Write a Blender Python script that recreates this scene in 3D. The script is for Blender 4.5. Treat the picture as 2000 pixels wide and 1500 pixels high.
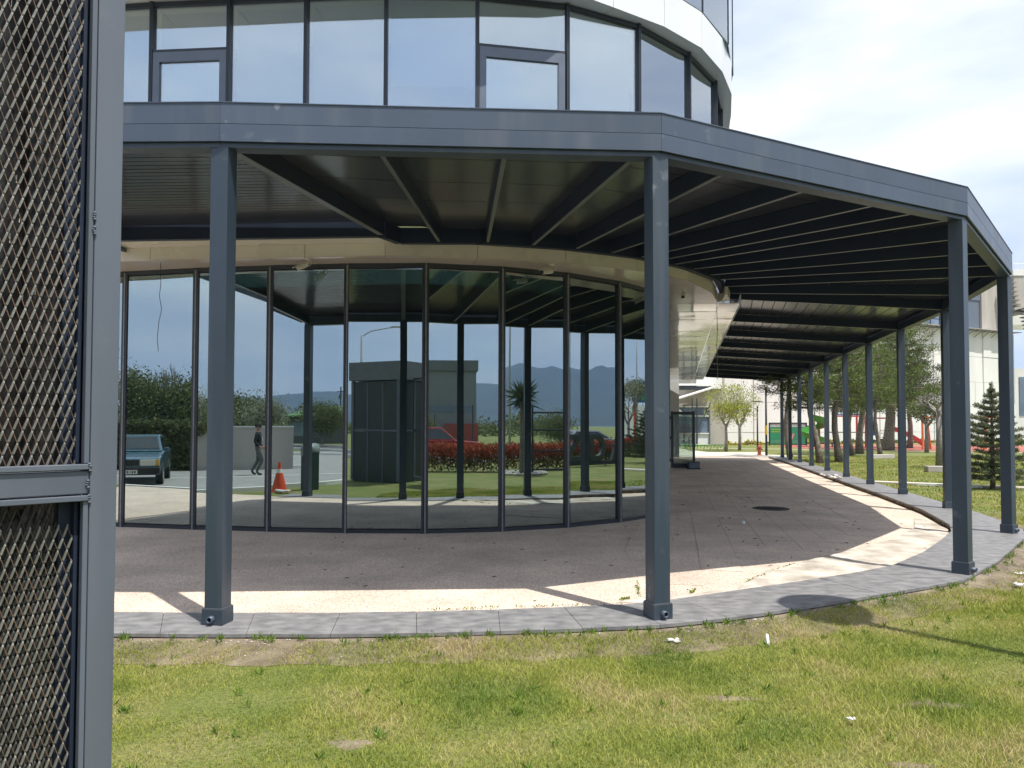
import bpy, bmesh, math, random
import numpy as np
from mathutils import Vector, Matrix, Quaternion
random.seed(7)
PI = math.pi
for o in list(bpy.data.objects):
    bpy.data.objects.remove(o)
S = bpy.context.scene
COL = S.collection

# ---------------------------------------------------------------- camera
PITCH, ROLL = 0.032142, 0.0018574
cp, sp, cr, sr = math.cos(PITCH), math.sin(PITCH), math.cos(ROLL), math.sin(ROLL)
Fv = Vector((0, cp, sp)); U0 = Vector((0, -sp, cp)); R0 = Vector((1, 0, 0))
Rv = cr * R0 + sr * U0; Uv = -sr * R0 + cr * U0
cam = bpy.data.cameras.new('camera'); camo = bpy.data.objects.new('camera', cam); COL.objects.link(camo)
M = Matrix((Rv, Uv, -Fv)).transposed().to_4x4(); M.translation = Vector((0, 0, 1.6))
camo.matrix_world = M
cam.sensor_width = 36; cam.lens = 27.0; cam.shift_y = 32.88 / 2000
cam.clip_start = 0.05; cam.clip_end = 20000
S.camera = camo

# ---------------------------------------------------------------- world and sun
SUN_DIR = Vector((-1.15, 1.40, -4.3)).normalized()
W = bpy.data.worlds.new('World'); S.world = W; W.use_nodes = True
nt = W.node_tree; N = nt.nodes; L = nt.links; N.clear()
wo = N.new('ShaderNodeOutputWorld'); bg = N.new('ShaderNodeBackground'); sky = N.new('ShaderNodeTexSky')
sky.sky_type = 'NISHITA'; sky.sun_disc = False
sky.sun_elevation = math.radians(67.1); sky.sun_rotation = math.radians(140.6)
sky.air_density = 1.0; sky.dust_density = 1.5; sky.ozone_density = 1.0
bg.inputs[1].default_value = 0.15
tc = N.new('ShaderNodeTexCoord'); mp = N.new('ShaderNodeMapping'); mp.inputs['Scale'].default_value = (1.1, 1.1, 3.4)
mp.inputs['Location'].default_value = (3.1, 0.4, 1.7)
n1 = N.new('ShaderNodeTexNoise'); n1.inputs['Scale'].default_value = 1.5; n1.inputs['Detail'].default_value = 9; n1.inputs['Roughness'].default_value = 0.52
n1.inputs['Distortion'].default_value = 0.25
rp = N.new('ShaderNodeValToRGB'); rp.color_ramp.elements[0].position = 0.30; rp.color_ramp.elements[1].position = 0.56; rp.color_ramp.elements[0].color = (.28, .28, .28, 1)
n2 = N.new('ShaderNodeTexNoise'); n2.inputs['Scale'].default_value = 3.6; n2.inputs['Detail'].default_value = 8
rp2 = N.new('ShaderNodeValToRGB')
rp2.color_ramp.elements[0].position = 0.3; rp2.color_ramp.elements[0].color = (3.3, 3.8, 4.8, 1)
rp2.color_ramp.elements[1].position = 0.68; rp2.color_ramp.elements[1].color = (5.5, 5.6, 5.8, 1)
mx = N.new('ShaderNodeMix'); mx.data_type = 'RGBA'
L.new(tc.outputs['Generated'], mp.inputs[0]); L.new(mp.outputs[0], n1.inputs['Vector']); L.new(mp.outputs[0], n2.inputs['Vector'])
L.new(n1.outputs['Fac'], rp.inputs[0]); L.new(n2.outputs['Fac'], rp2.inputs[0])
L.new(rp.outputs[0], mx.inputs['Factor']); L.new(sky.outputs[0], mx.inputs['A']); L.new(rp2.outputs[0], mx.inputs['B'])
L.new(mx.outputs['Result'], bg.inputs[0]); L.new(bg.outputs[0], wo.inputs[0])
sl = bpy.data.lights.new('sun', 'SUN'); slo = bpy.data.objects.new('sun', sl); COL.objects.link(slo)
sl.energy = 4.0; sl.angle = math.radians(0.53); sl.color = (1.0, 0.955, 0.88)
slo.rotation_mode = 'QUATERNION'; slo.rotation_quaternion = SUN_DIR.to_track_quat('-Z', 'Y'); slo.location = (8, -10, 40)
S.view_settings.view_transform = 'Standard'; S.view_settings.look = 'None'
S.view_settings.exposure = 0.62; S.view_settings.gamma = 1.0
S.render.engine = 'CYCLES'
S.cycles.max_bounces = 7; S.cycles.glossy_bounces = 4; S.cycles.transparent_max_bounces = 12
S.cycles.volume_bounces = 0; S.cycles.sample_clamp_indirect = 6

# ---------------------------------------------------------------- material helpers
MATS = {}
def node_mat(name):
    m = bpy.data.materials.new(name); m.use_nodes = True
    return m, m.node_tree.nodes, m.node_tree.links, m.node_tree.nodes['Principled BSDF']
def mat(name, col, rough=0.6, metal=0.0, var=0.12, scale=6.0, bump=0.0, bscale=None, spec=0.5, col2=None, detail=6, coat=0.0, streak=None, rvar=1.0):
    """principled with mottled colour variation (wear and dirt) and fine relief"""
    if name in MATS: return MATS[name]
    m, N, L, b = node_mat(name)
    tc = N.new('ShaderNodeTexCoord'); mp = N.new('ShaderNodeMapping'); L.new(tc.outputs['Object'], mp.inputs[0])
    if streak: mp.inputs['Scale'].default_value = streak
    nz = N.new('ShaderNodeTexNoise'); nz.inputs['Scale'].default_value = scale; nz.inputs['Detail'].default_value = detail
    L.new(mp.outputs[0], nz.inputs['Vector'])
    r = N.new('ShaderNodeValToRGB'); r.color_ramp.elements[0].position = 0.3; r.color_ramp.elements[1].position = 0.7
    c1 = tuple(c * (1 - var) for c in col) + (1,)
    c2 = (tuple(col2) if col2 else tuple(min(1, c * (1 + var)) for c in col)) + (1,)
    r.color_ramp.elements[0].color = c1; r.color_ramp.elements[1].color = c2
    L.new(nz.outputs['Fac'], r.inputs[0]); L.new(r.outputs[0], b.inputs['Base Color'])
    b.inputs['Metallic'].default_value = metal; b.inputs['Specular IOR Level'].default_value = spec
    b.inputs['Coat Weight'].default_value = coat
    mr = N.new('ShaderNodeMapRange'); mr.inputs['To Min'].default_value = max(0, rough - 0.08 * rvar); mr.inputs['To Max'].default_value = min(1, rough + 0.1 * rvar)
    L.new(nz.outputs['Fac'], mr.inputs['Value']); L.new(mr.outputs[0], b.inputs['Roughness'])
    if bump:
        nb = N.new('ShaderNodeTexNoise'); nb.inputs['Scale'].default_value = bscale or scale * 8; nb.inputs['Detail'].default_value = 5
        L.new(tc.outputs['Object'], nb.inputs['Vector'])
        bp = N.new('ShaderNodeBump'); bp.inputs['Strength'].default_value = bump; bp.inputs['Distance'].default_value = 0.02
        L.new(nb.outputs['Fac'], bp.inputs['Height']); L.new(bp.outputs[0], b.inputs['Normal'])
    MATS[name] = m
    return m
def speckle(name, base, dark, light, vs=95, rough=0.9, bump=0.35, stain=(0.8, 1.1)):
    """exposed aggregate: small stones of several tones with stains"""
    m, N, L, b = node_mat(name)
    tc = N.new('ShaderNodeTexCoord'); vo = N.new('ShaderNodeTexVoronoi'); vo.inputs['Scale'].default_value = vs
    L.new(tc.outputs['Object'], vo.inputs['Vector'])
    r = N.new('ShaderNodeValToRGB'); e = r.color_ramp.elements
    e[0].position = 0.0; e[0].color = (*dark, 1); e[1].position = 1.0; e[1].color = (*light, 1)
    k = e.new(0.42); k.color = (*base, 1)
    sx = N.new('ShaderNodeSeparateColor'); L.new(vo.outputs['Color'], sx.inputs[0]); L.new(sx.outputs[0], r.inputs[0])
    nz = N.new('ShaderNodeTexNoise'); nz.inputs['Scale'].default_value = 0.9; nz.inputs['Detail'].default_value = 8; nz.inputs['Roughness'].default_value = 0.62
    L.new(tc.outputs['Object'], nz.inputs['Vector'])
    mr = N.new('ShaderNodeMapRange'); mr.inputs['From Min'].default_value = 0.3; mr.inputs['From Max'].default_value = 0.7
    mr.inputs['To Min'].default_value = stain[0]; mr.inputs['To Max'].default_value = stain[1]; L.new(nz.outputs['Fac'], mr.inputs['Value'])
    vm = N.new('ShaderNodeVectorMath'); vm.operation = 'SCALE'; L.new(r.outputs[0], vm.inputs[0]); L.new(mr.outputs[0], vm.inputs['Scale'])
    L.new(vm.outputs[0], b.inputs['Base Color']); b.inputs['Roughness'].default_value = rough
    bp = N.new('ShaderNodeBump'); bp.inputs['Strength'].default_value = bump; bp.inputs['Distance'].default_value = 0.006
    L.new(vo.outputs['Distance'], bp.inputs['Height']); bp.invert = True; L.new(bp.outputs[0], b.inputs['Normal'])
    MATS[name] = m; return m
def leafmat(name, c1, c2, trans=0.35, scale=1.3, rough=0.6, c3=None, isl=0.45, nzw=0.6, det=4):
    m = bpy.data.materials.new(name); m.use_nodes = True; N = m.node_tree.nodes; L = m.node_tree.links
    b = N['Principled BSDF']; out = N['Material Output']
    g = N.new('ShaderNodeNewGeometry'); tc = N.new('ShaderNodeTexCoord')
    nz = N.new('ShaderNodeTexNoise'); nz.inputs['Scale'].default_value = scale; nz.inputs['Detail'].default_value = det
    L.new(tc.outputs['Object'], nz.inputs['Vector'])
    ad = N.new('ShaderNodeMath'); ad.operation = 'ADD'; ml = N.new('ShaderNodeMath'); ml.operation = 'MULTIPLY'; ml.inputs[1].default_value = isl
    L.new(g.outputs['Random Per Island'], ml.inputs[0]); L.new(ml.outputs[0], ad.inputs[0])
    m2 = N.new('ShaderNodeMath'); m2.operation = 'MULTIPLY'; m2.inputs[1].default_value = nzw; L.new(nz.outputs['Fac'], m2.inputs[0]); L.new(m2.outputs[0], ad.inputs[1])
    r = N.new('ShaderNodeValToRGB'); r.color_ramp.elements[0].position = 0.28 if not c3 else 0.42; r.color_ramp.elements[1].position = 0.75 if not c3 else .74
    r.color_ramp.elements[0].color = (*c1, 1); r.color_ramp.elements[1].color = (*c2, 1)
    if c3:
        k = r.color_ramp.elements.new(0.93); k.color = (*c3, 1)
    L.new(ad.outputs[0], r.inputs[0]); L.new(r.outputs[0], b.inputs['Base Color'])
    b.inputs['Roughness'].default_value = rough; b.inputs['Specular IOR Level'].default_value = 0.25
    tr = N.new('ShaderNodeBsdfTranslucent'); L.new(r.outputs[0], tr.inputs[0])
    ms = N.new('ShaderNodeMixShader'); ms.inputs[0].default_value = trans
    L.new(b.outputs[0], ms.inputs[1]); L.new(tr.outputs[0], ms.inputs[2]); L.new(ms.outputs[0], out.inputs[0])
    MATS[name] = m; return m

def worn_paint(name, col, rough=0.4, scuff=0.16, dust=(0.30, 0.30, 0.29)):
    """powder coat with run marks, chalky scuffs and dust"""
    m, N, L, b = node_mat(name)
    tc = N.new('ShaderNodeTexCoord'); oi = N.new('ShaderNodeObjectInfo'); of = N.new('ShaderNodeVectorMath'); of.operation = 'MULTIPLY_ADD'
    cx = N.new('ShaderNodeCombineXYZ'); L.new(oi.outputs['Random'], cx.inputs[0]); L.new(oi.outputs['Random'], cx.inputs[1]); of.inputs[1].default_value = (40, 40, 40)
    L.new(cx.outputs[0], of.inputs[0]); L.new(tc.outputs['Object'], of.inputs[2])
    def noise_(scale, detail, sc):
        mp = N.new('ShaderNodeMapping'); mp.inputs['Scale'].default_value = sc; nz = N.new('ShaderNodeTexNoise'); nz.inputs['Scale'].default_value = scale; nz.inputs['Detail'].default_value = detail
        L.new(of.outputs[0], mp.inputs[0]); L.new(mp.outputs[0], nz.inputs['Vector']); return nz
    def ramp(a, c, src):
        r = N.new('ShaderNodeMapRange'); r.inputs['From Min'].default_value = a; r.inputs['From Max'].default_value = c; L.new(src, r.inputs['Value']); return r
    big = noise_(0.7, 6, (1, 1, 1)); run = noise_(5, 5, (1, 1, .07)); sc_ = noise_(7, 10, (1, 1, 1)); fine = noise_(60, 3, (1, 1, 1))
    r1 = N.new('ShaderNodeValToRGB'); r1.color_ramp.elements[0].position = .3; r1.color_ramp.elements[1].position = .7
    r1.color_ramp.elements[0].color = (*[c * .86 for c in col], 1); r1.color_ramp.elements[1].color = (*[c * 1.14 for c in col], 1); L.new(big.outputs['Fac'], r1.inputs[0])
    m1 = N.new('ShaderNodeMix'); m1.data_type = 'RGBA'; k1 = ramp(.50, .80, run.outputs['Fac']); kk = N.new('ShaderNodeMath'); kk.operation = 'MULTIPLY'; kk.inputs[1].default_value = .16; L.new(k1.outputs[0], kk.inputs[0])
    L.new(kk.outputs[0], m1.inputs['Factor']); L.new(r1.outputs[0], m1.inputs['A']); m1.inputs['B'].default_value = (*dust, 1)
    m2 = N.new('ShaderNodeMix'); m2.data_type = 'RGBA'; k2 = ramp(.64, .74, sc_.outputs['Fac']); k3 = ramp(.5, .68, big.outputs['Fac']); mm = N.new('ShaderNodeMath'); mm.operation = 'MULTIPLY'; L.new(k2.outputs[0], mm.inputs[0]); L.new(k3.outputs[0], mm.inputs[1])
    ms = N.new('ShaderNodeMath'); ms.operation = 'MULTIPLY'; ms.inputs[1].default_value = scuff * 2.2; L.new(mm.outputs[0], ms.inputs[0])
    L.new(ms.outputs[0], m2.inputs['Factor']); L.new(m1.outputs['Result'], m2.inputs['A']); m2.inputs['B'].default_value = (.42, .43, .42, 1)
    L.new(m2.outputs['Result'], b.inputs['Base Color'])
    rr = N.new('ShaderNodeMapRange'); rr.inputs['To Min'].default_value = rough - .07; rr.inputs['To Max'].default_value = rough + .16; L.new(run.outputs['Fac'], rr.inputs['Value']); L.new(rr.outputs[0], b.inputs['Roughness'])
    bp = N.new('ShaderNodeBump'); bp.inputs['Strength'].default_value = .05; bp.inputs['Distance'].default_value = .004; L.new(fine.outputs['Fac'], bp.inputs['Height']); L.new(bp.outputs[0], b.inputs['Normal'])
    b.inputs['Specular IOR Level'].default_value = .5
    MATS[name] = m; return m
steel = worn_paint('painted_steel_anthracite', (0.036, 0.053, 0.074), 0.34)
fasc = worn_paint('painted_fascia_anthracite', (0.064, 0.085, 0.122), 0.36)
steel_in = mat('ceiling_sheet_anthracite', (0.040, 0.042, 0.052), 0.19, 0.0, 0.06, 0.7, 0.0, 12, spec=0.75, rvar=.35)
rafm = mat('rafter_paint_dark', (0.020, 0.029, 0.052), 0.48, 0.0, 0.1, 2, spec=0.3)
flange = mat('bounce_lit_flange_and_weld', (0.10, 0.105, 0.11), 0.3, 0.0, 0.1, 3, spec=0.6)  # paler than the rafters: ground-bounced light put into the underside colour
gatem = worn_paint('gate_paint_grey', (0.105, 0.122, 0.152), 0.45, .10)
meshm = mat('expanded_metal_zinc', (0.17, 0.165, 0.145), 0.5, 0.3, 0.2, 9, 0.1, 90, col2=(0.27, 0.26, 0.235))
meshr = mat('expanded_metal_rusty', (0.085, 0.075, 0.065), 0.6, 0.2, 0.25, 5, 0.1, 90, col2=(0.20, 0.11, 0.06))
dark = mat('black_rubber', (0.012, 0.013, 0.014), 0.7, 0, 0.3, 8)
white = mat('white_composite_panel', (0.76, 0.77, 0.77), 0.30, 0, 0.04, 1.3, 0.01, 6, spec=0.5)
soff = mat('glossy_beige_soffit_panel', (0.68, 0.585, 0.50), 0.12, 0, 0.05, 1.1, 0.03, 2.5, spec=0.9, coat=0.5)  # base colour warmed to carry the pinkish reflection of the paving
soff.node_tree.nodes['Principled BSDF'].inputs['Coat Roughness'].default_value = 0.04
frame = mat('anthracite_window_frame', (0.028, 0.034, 0.045), 0.4, 0, 0.1, 4, spec=0.5)
frame_l = mat('grey_sash_frame', (0.13, 0.155, 0.20), 0.4, 0, 0.08, 4, spec=0.5)
gasket = mat('grey_gasket', (0.22, 0.23, 0.24), 0.6, 0, 0.2, 20)
pave = speckle('exposed_aggregate_paving', (0.66, 0.53, 0.43), (0.37, 0.27, 0.205), (0.86, 0.74, 0.62), 120, stain=(0.74, 1.12))
jointm = mat('dark_paving_joint', (0.10, 0.085, 0.07), 0.95, 0, 0.3, 10)
kerbm = mat('grey_marble_kerb', (0.165, 0.163, 0.168), 0.55, 0, 0.15, 5.5, 0.08, 30, col2=(0.275, 0.27, 0.268), detail=15, streak=(1.2, 1.9, 1))
conc = mat('rough_screed', (0.43, 0.375, 0.305), 0.95, 0, 0.25, 3, 1.0, 14, col2=(0.68, 0.615, 0.53), detail=14)
concside = mat('kerb_bed_mortar', (0.20, 0.135, 0.09), 0.95, 0, 0.35, 9, 0.9, 30, col2=(0.42, 0.36, 0.29))
asph = mat('grey_paver_road', (0.27, 0.265, 0.25), 0.9, 0, 0.15, 2.5, 0.3, 30)
road = mat('road_asphalt', (0.075, 0.075, 0.078), 0.85, 0, 0.2, 1.5, 0.3, 60)
paintw = mat('white_paint', (0.78, 0.77, 0.72), 0.6, 0, 0.1, 9)
cream = mat('cream_paving', (0.55, 0.50, 0.42), 0.9, 0, 0.15, 3)
rubber = mat('red_rubber_ground', (0.36, 0.12, 0.085), 0.9, 0, 0.15, 3)
bark = mat('bark_brown', (0.16, 0.125, 0.10), 0.95, 0, 0.35, 9, 0.9, 25, col2=(0.27, 0.23, 0.19))
barkg = mat('bark_grey', (0.24, 0.22, 0.20), 0.9, 0, 0.3, 9, 0.6, 25)
concw = mat('pale_concrete_panel', (0.72, 0.71, 0.67), 0.8, 0, 0.06, 0.5, 0.05, 9, col2=(0.80, 0.79, 0.76), detail=10, streak=(1, 1, 0.25))
concg = mat('grey_concrete', (0.42, 0.39, 0.35), 0.85, 0, 0.15, 0.8, 0.1, 9, streak=(1, 1, 0.3))

def glass_mat(name, refl, tint, fac, body, ripple=0.0):
    m = bpy.data.materials.new(name); m.use_nodes = True; N = m.node_tree.nodes; L = m.node_tree.links; N.clear()
    out = N.new('ShaderNodeOutputMaterial'); g = N.new('ShaderNodeBsdfGlossy'); g.inputs['Roughness'].default_value = 0.0
    g.inputs['Color'].default_value = (*refl, 1)
    lw = N.new('ShaderNodeFresnel'); lw.inputs['IOR'].default_value = 1.45
    mr = N.new('ShaderNodeMapRange'); mr.inputs['From Min'].default_value = 0.03; mr.inputs['From Max'].default_value = 1.0
    mr.inputs['To Min'].default_value = fac; mr.inputs['To Max'].default_value = 1.0; L.new(lw.outputs[0], mr.inputs['Value'])
    t = N.new('ShaderNodeBsdfTransparent'); t.inputs[0].default_value = (*tint, 1)
    d = N.new('ShaderNodeBsdfDiffuse'); d.inputs[0].default_value = (*body, 1)
    a = N.new('ShaderNodeMixShader'); a.inputs[0].default_value = 0.10; L.new(t.outputs[0], a.inputs[1]); L.new(d.outputs[0], a.inputs[2])
    mi = N.new('ShaderNodeMixShader'); L.new(mr.outputs[0], mi.inputs[0]); L.new(a.outputs[0], mi.inputs[1]); L.new(g.outputs[0], mi.inputs[2])
    if ripple:
        tc = N.new('ShaderNodeTexCoord'); nz = N.new('ShaderNodeTexNoise'); nz.inputs['Scale'].default_value = 0.55; nz.inputs['Detail'].default_value = 1
        bp = N.new('ShaderNodeBump'); bp.inputs['Strength'].default_value = ripple; bp.inputs['Distance'].default_value = 0.05
        oi = N.new('ShaderNodeObjectInfo'); av = N.new('ShaderNodeVectorMath'); av.operation = 'ADD'; mu = N.new('ShaderNodeMath'); mu.operation = 'MULTIPLY'; mu.inputs[1].default_value = 60; L.new(oi.outputs['Random'], mu.inputs[0]); L.new(tc.outputs['Object'], av.inputs[0]); L.new(mu.outputs[0], av.inputs[1]); L.new(av.outputs[0], nz.inputs['Vector']); L.new(nz.outputs['Fac'], bp.inputs['Height']); L.new(bp.outputs[0], g.inputs['Normal'])
    L.new(mi.outputs[0], out.inputs[0]); MATS[name] = m; return m
glass1 = glass_mat('reflective_green_glass', (0.71, 0.82, 0.83), (0.22, 0.32, 0.27), 0.54, (0.10, 0.16, 0.13), 0.022)
glass2 = glass_mat('reflective_blue_glass', (0.88, 0.94, 0.97), (0.88, 0.94, 0.93), 0.42, (0.05, 0.06, 0.07), 0.03)
glassd = glass_mat('clear_door_glass', (0.9, 0.95, 0.93), (0.72, 0.80, 0.77), 0.10, (0.05, 0.06, 0.06))
glassfar = mat('far_window_glass', (0.16, 0.21, 0.28), 0.08, 0, 0.2, 0.4, spec=1.0)

# ---------------------------------------------------------------- mesh helpers
class MB:
    def __init__(s): s.v = []; s.f = []; s.mi = []; s.cur = 0
    def add(s, vs, fs):
        k = len(s.v); s.v += [tuple(v) for v in vs]
        for f in fs: s.f.append(tuple(i + k for i in f)); s.mi.append(s.cur)
    def box(s, c, size, rz=0.0, R=None):
        hx, hy, hz = size[0] / 2, size[1] / 2, size[2] / 2
        pts = [Vector((x, y, z)) for z in (-hz, hz) for x, y in ((-hx, -hy), (hx, -hy), (hx, hy), (-hx, hy))]
        m = R if R is not None else Matrix.Rotation(rz, 3, 'Z'); c = Vector(c)
        s.add([m @ p + c for p in pts], [(0, 3, 2, 1), (4, 5, 6, 7), (0, 1, 5, 4), (1, 2, 6, 5), (2, 3, 7, 6), (3, 0, 4, 7)]); return s
    def beam(s, a, b, w, h, up=(0, 0, 1)):
        """box from a to b, width w sideways, height h along up; a and b are the centre line of its UNDERSIDE"""
        a = Vector(a); b = Vector(b); d = (b - a).normalized(); u = Vector(up); sd = d.cross(u).normalized(); u = sd.cross(d).normalized()
        vs = []
        for p in (a, b):
            for x, z in ((-w / 2, 0), (w / 2, 0), (w / 2, h), (-w / 2, h)): vs.append(p + sd * x + u * z)
        s.add(vs, [(0, 1, 2, 3), (7, 6, 5, 4), (0, 4, 5, 1), (1, 5, 6, 2), (2, 6, 7, 3), (3, 7, 4, 0)]); return s
    def prism(s, poly, z0, z1):
        n = len(poly); za = z0 if hasattr(z0, '__len__') else [z0] * n; zb = z1 if hasattr(z1, '__len__') else [z1] * n
        vs = [(p[0], p[1], za[i]) for i, p in enumerate(poly)] + [(p[0], p[1], zb[i]) for i, p in enumerate(poly)]
        ar = sum(poly[i][0] * poly[(i + 1) % n][1] - poly[(i + 1) % n][0] * poly[i][1] for i in range(n))
        fs = [tuple(range(n))[::-1], tuple(range(n, 2 * n))] + [(i, (i + 1) % n, n + (i + 1) % n, n + i) for i in range(n)]
        if ar < 0: fs = [f[::-1] for f in fs]
        s.add(vs, fs); return s
    def tube(s, pts, r, n=8, cap=True):
        pts = [Vector(p) for p in pts]; rs = r if hasattr(r, '__len__') else [r] * len(pts)
        k = len(pts); vs = []; prev = None
        for i, p in enumerate(pts):
            d = (pts[min(i + 1, k - 1)] - pts[max(i - 1, 0)])
            d = d.normalized() if d.length > 1e-9 else Vector((0, 0, 1))
            if prev is None:
                a = Vector((1, 0, 0)) if abs(d.x) < 0.8 else Vector((0, 1, 0)); a = (a - d * a.dot(d)).normalized()
            else: a = (prev - d * prev.dot(d)).normalized()
            prev = a; b2 = d.cross(a)
            for j in range(n):
                t = 2 * PI * j / n; vs.append(p + (a * math.cos(t) + b2 * math.sin(t)) * rs[i])
        fs = [(i * n + j, i * n + (j + 1) % n, (i + 1) * n + (j + 1) % n, (i + 1) * n + j) for i in range(k - 1) for j in range(n)]
        if cap: fs += [tuple(range(n))[::-1], tuple(range((k - 1) * n, k * n))]
        s.add(vs, fs); return s
    def lathe(s, c, prof, n=20):
        vs = [(c[0] + r * math.cos(2 * PI * j / n), c[1] + r * math.sin(2 * PI * j / n), c[2] + z) for r, z in prof for j in range(n)]
        k = len(prof)
        fs = [(i * n + j, i * n + (j + 1) % n, (i + 1) * n + (j + 1) % n, (i + 1) * n + j) for i in range(k - 1) for j in range(n)]
        fs += [tuple(range(n))[::-1], tuple(range((k - 1) * n, k * n))]
        s.add(vs, fs); return s
    def obj(s, name, m, parent=None, smooth=False, bevel=0, kind=None, label=None):
        me = bpy.data.meshes.new(name); me.from_pydata(s.v, [], s.f); me.update()
        for mm in (m if isinstance(m, (list, tuple)) else [m]): me.materials.append(mm)
        if isinstance(m, (list, tuple)): me.polygons.foreach_set('material_index', s.mi)
        if smooth:
            me.polygons.foreach_set('use_smooth', [True] * len(me.polygons))
        o = bpy.data.objects.new(name, me); COL.objects.link(o)
        if parent: o.parent = parent
        if bevel:
            bv = o.modifiers.new('bevel', 'BEVEL'); bv.width = bevel; bv.segments = 2; bv.limit_method = 'ANGLE'; bv.angle_limit = math.radians(35)
        if kind: o['kind'] = kind
        if label: o['label'] = label
        return o
def tag(o, label, cat, group=None):
    o['label'] = label; o['category'] = cat
    if group: o['group'] = group
    return o
def empty(name, loc, label, cat, group=None, rz=0):
    o = bpy.data.objects.new(name, None); COL.objects.link(o); o.location = loc; o.rotation_euler = (0, 0, rz); o.empty_display_size = 0.2
    return tag(o, label, cat, group)
def structure(o): o['kind'] = 'structure'; return o
def copytree(o, parent=None, label=None):
    c = o.copy(); COL.objects.link(c)
    if parent is not None: c.parent = parent
    if label: c['label'] = label
    for ch in [x for x in bpy.data.objects if x.parent == o]: copytree(ch, c)
    return c
def np_mesh(name, verts, faces, m, parent=None, kind=None, smooth=False):
    """verts (n,3), faces (k,3 or 4)"""
    me = bpy.data.meshes.new(name); k = faces.shape[1]
    me.vertices.add(len(verts)); me.vertices.foreach_set('co', verts.astype(np.float32).ravel())
    me.loops.add(faces.size); me.loops.foreach_set('vertex_index', faces.astype(np.int32).ravel())
    me.polygons.add(len(faces)); me.polygons.foreach_set('loop_start', np.arange(0, faces.size, k, dtype=np.int32))
    if smooth: me.polygons.foreach_set('use_smooth', np.ones(len(faces), bool))
    me.update(calc_edges=True); me.materials.append(m)
    o = bpy.data.objects.new(name, me); COL.objects.link(o)
    if parent: o.parent = parent
    if kind: o['kind'] = kind
    return o
rng = np.random.default_rng(11)
def quads(cen, length, width, axis=None, spread=1.0):
    """leaf-sized quads (pointed) around cen; axis = preferred direction (n,3)"""
    n = len(cen); d = rng.normal(size=(n, 3))
    if axis is not None: d = axis + d * spread
    d /= np.linalg.norm(d, axis=1)[:, None] + 1e-9
    e = np.cross(d, rng.normal(size=(n, 3))); e /= np.linalg.norm(e, axis=1)[:, None] + 1e-9
    ln = (length * rng.uniform(0.6, 1.3, n))[:, None]; wd = (width * rng.uniform(0.6, 1.3, n))[:, None]
    v = np.stack([cen, cen + d * ln * 0.5 + e * wd * 0.5, cen + d * ln, cen + d * ln * 0.5 - e * wd * 0.5], 1).reshape(-1, 3)
    return v, np.arange(4 * n).reshape(n, 4)
def inpoly(x, y, poly):
    x = np.asarray(x, float); y = np.asarray(y, float); r = np.zeros(x.shape, bool); n = len(poly); j = n - 1
    for i in range(n):
        xi, yi = poly[i]; xj, yj = poly[j]
        c = ((yi > y) != (yj > y)) & (x < (xj - xi) * (y - yi) / (yj - yi + 1e-12) + xi); r ^= c; j = i
    return r

# ---------------------------------------------------------------- plan coordinates (metres, camera at 0,0)
ROW = Vector((0.2125, 1.0)).normalized()
P = [(-5.99, 6.35), (-2.383, 6.28), (1.224, 6.48), (4.929, 8.44), (7.498, 11.638), (8.562, 15.111), (9.237, 18.204), (9.903, 21.277),
     (10.584, 24.363), (11.331, 27.659), (12.09, 31.05), (12.74, 34.05), (13.33, 36.85), (13.80, 39.262)]
G = [(-7.266, 12.571), (-6.162, 12.213), (-4.913, 11.92), (-3.698, 11.716), (-2.487, 11.567), (-1.303, 11.527), (-0.162, 11.761), (0.866, 12.229), (1.789, 12.921), (2.535, 13.809), (2.855, 14.924)]
YAW = {3: 0.0, 4: 1.9, 5: 1.0, 6: 1.7, 7: 1.9}
KO = [(-6.6, 5.95), (-4.6, 5.95), (-3.082, 5.949), (-2.233, 5.941), (-1.482, 5.937), (-0.785, 5.975), (-0.157, 6.04), (0.447, 6.108), (1.164, 6.226), (1.706, 6.42), (2.215, 6.66), (3.019, 7.104), (3.962, 7.62), (4.717, 8.071), (5.805, 9.217), (6.75, 10.35), (7.45, 11.2), (7.95, 12.0), (8.35, 13.2), (8.70, 14.4)]
KI = [(-6.6, 6.62), (-4.6, 6.62), (-3.436, 6.627), (-2.421, 6.616), (-1.556, 6.615), (-0.88, 6.663), (-0.176, 6.742), (0.357, 6.823), (1.005, 6.947), (1.43, 7.12), (1.954, 7.41), (2.735, 7.857), (3.669, 8.403), (4.384, 8.907), (5.255, 9.862), (6.1, 10.95), (6.75, 11.85), (7.15, 12.6), (7.55, 13.75), (7.93, 14.9)]
for i in range(6, 14):
    p = Vector(P[i]); nrm = Vector((ROW.y, -ROW.x)); KO.append(tuple(p + nrm * 0.27)); KI.append(tuple(p - nrm * 0.50))
KO.append(tuple(Vector(KO[-1]) + ROW * 1.6)); KI.append(tuple(Vector(KI[-1]) + ROW * 1.6))
def zp(x, y): return -0.012 - 0.085 * min(1, max(0, (x - 1.6) / 5.0))
ZL = -0.10   # lawn level

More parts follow.
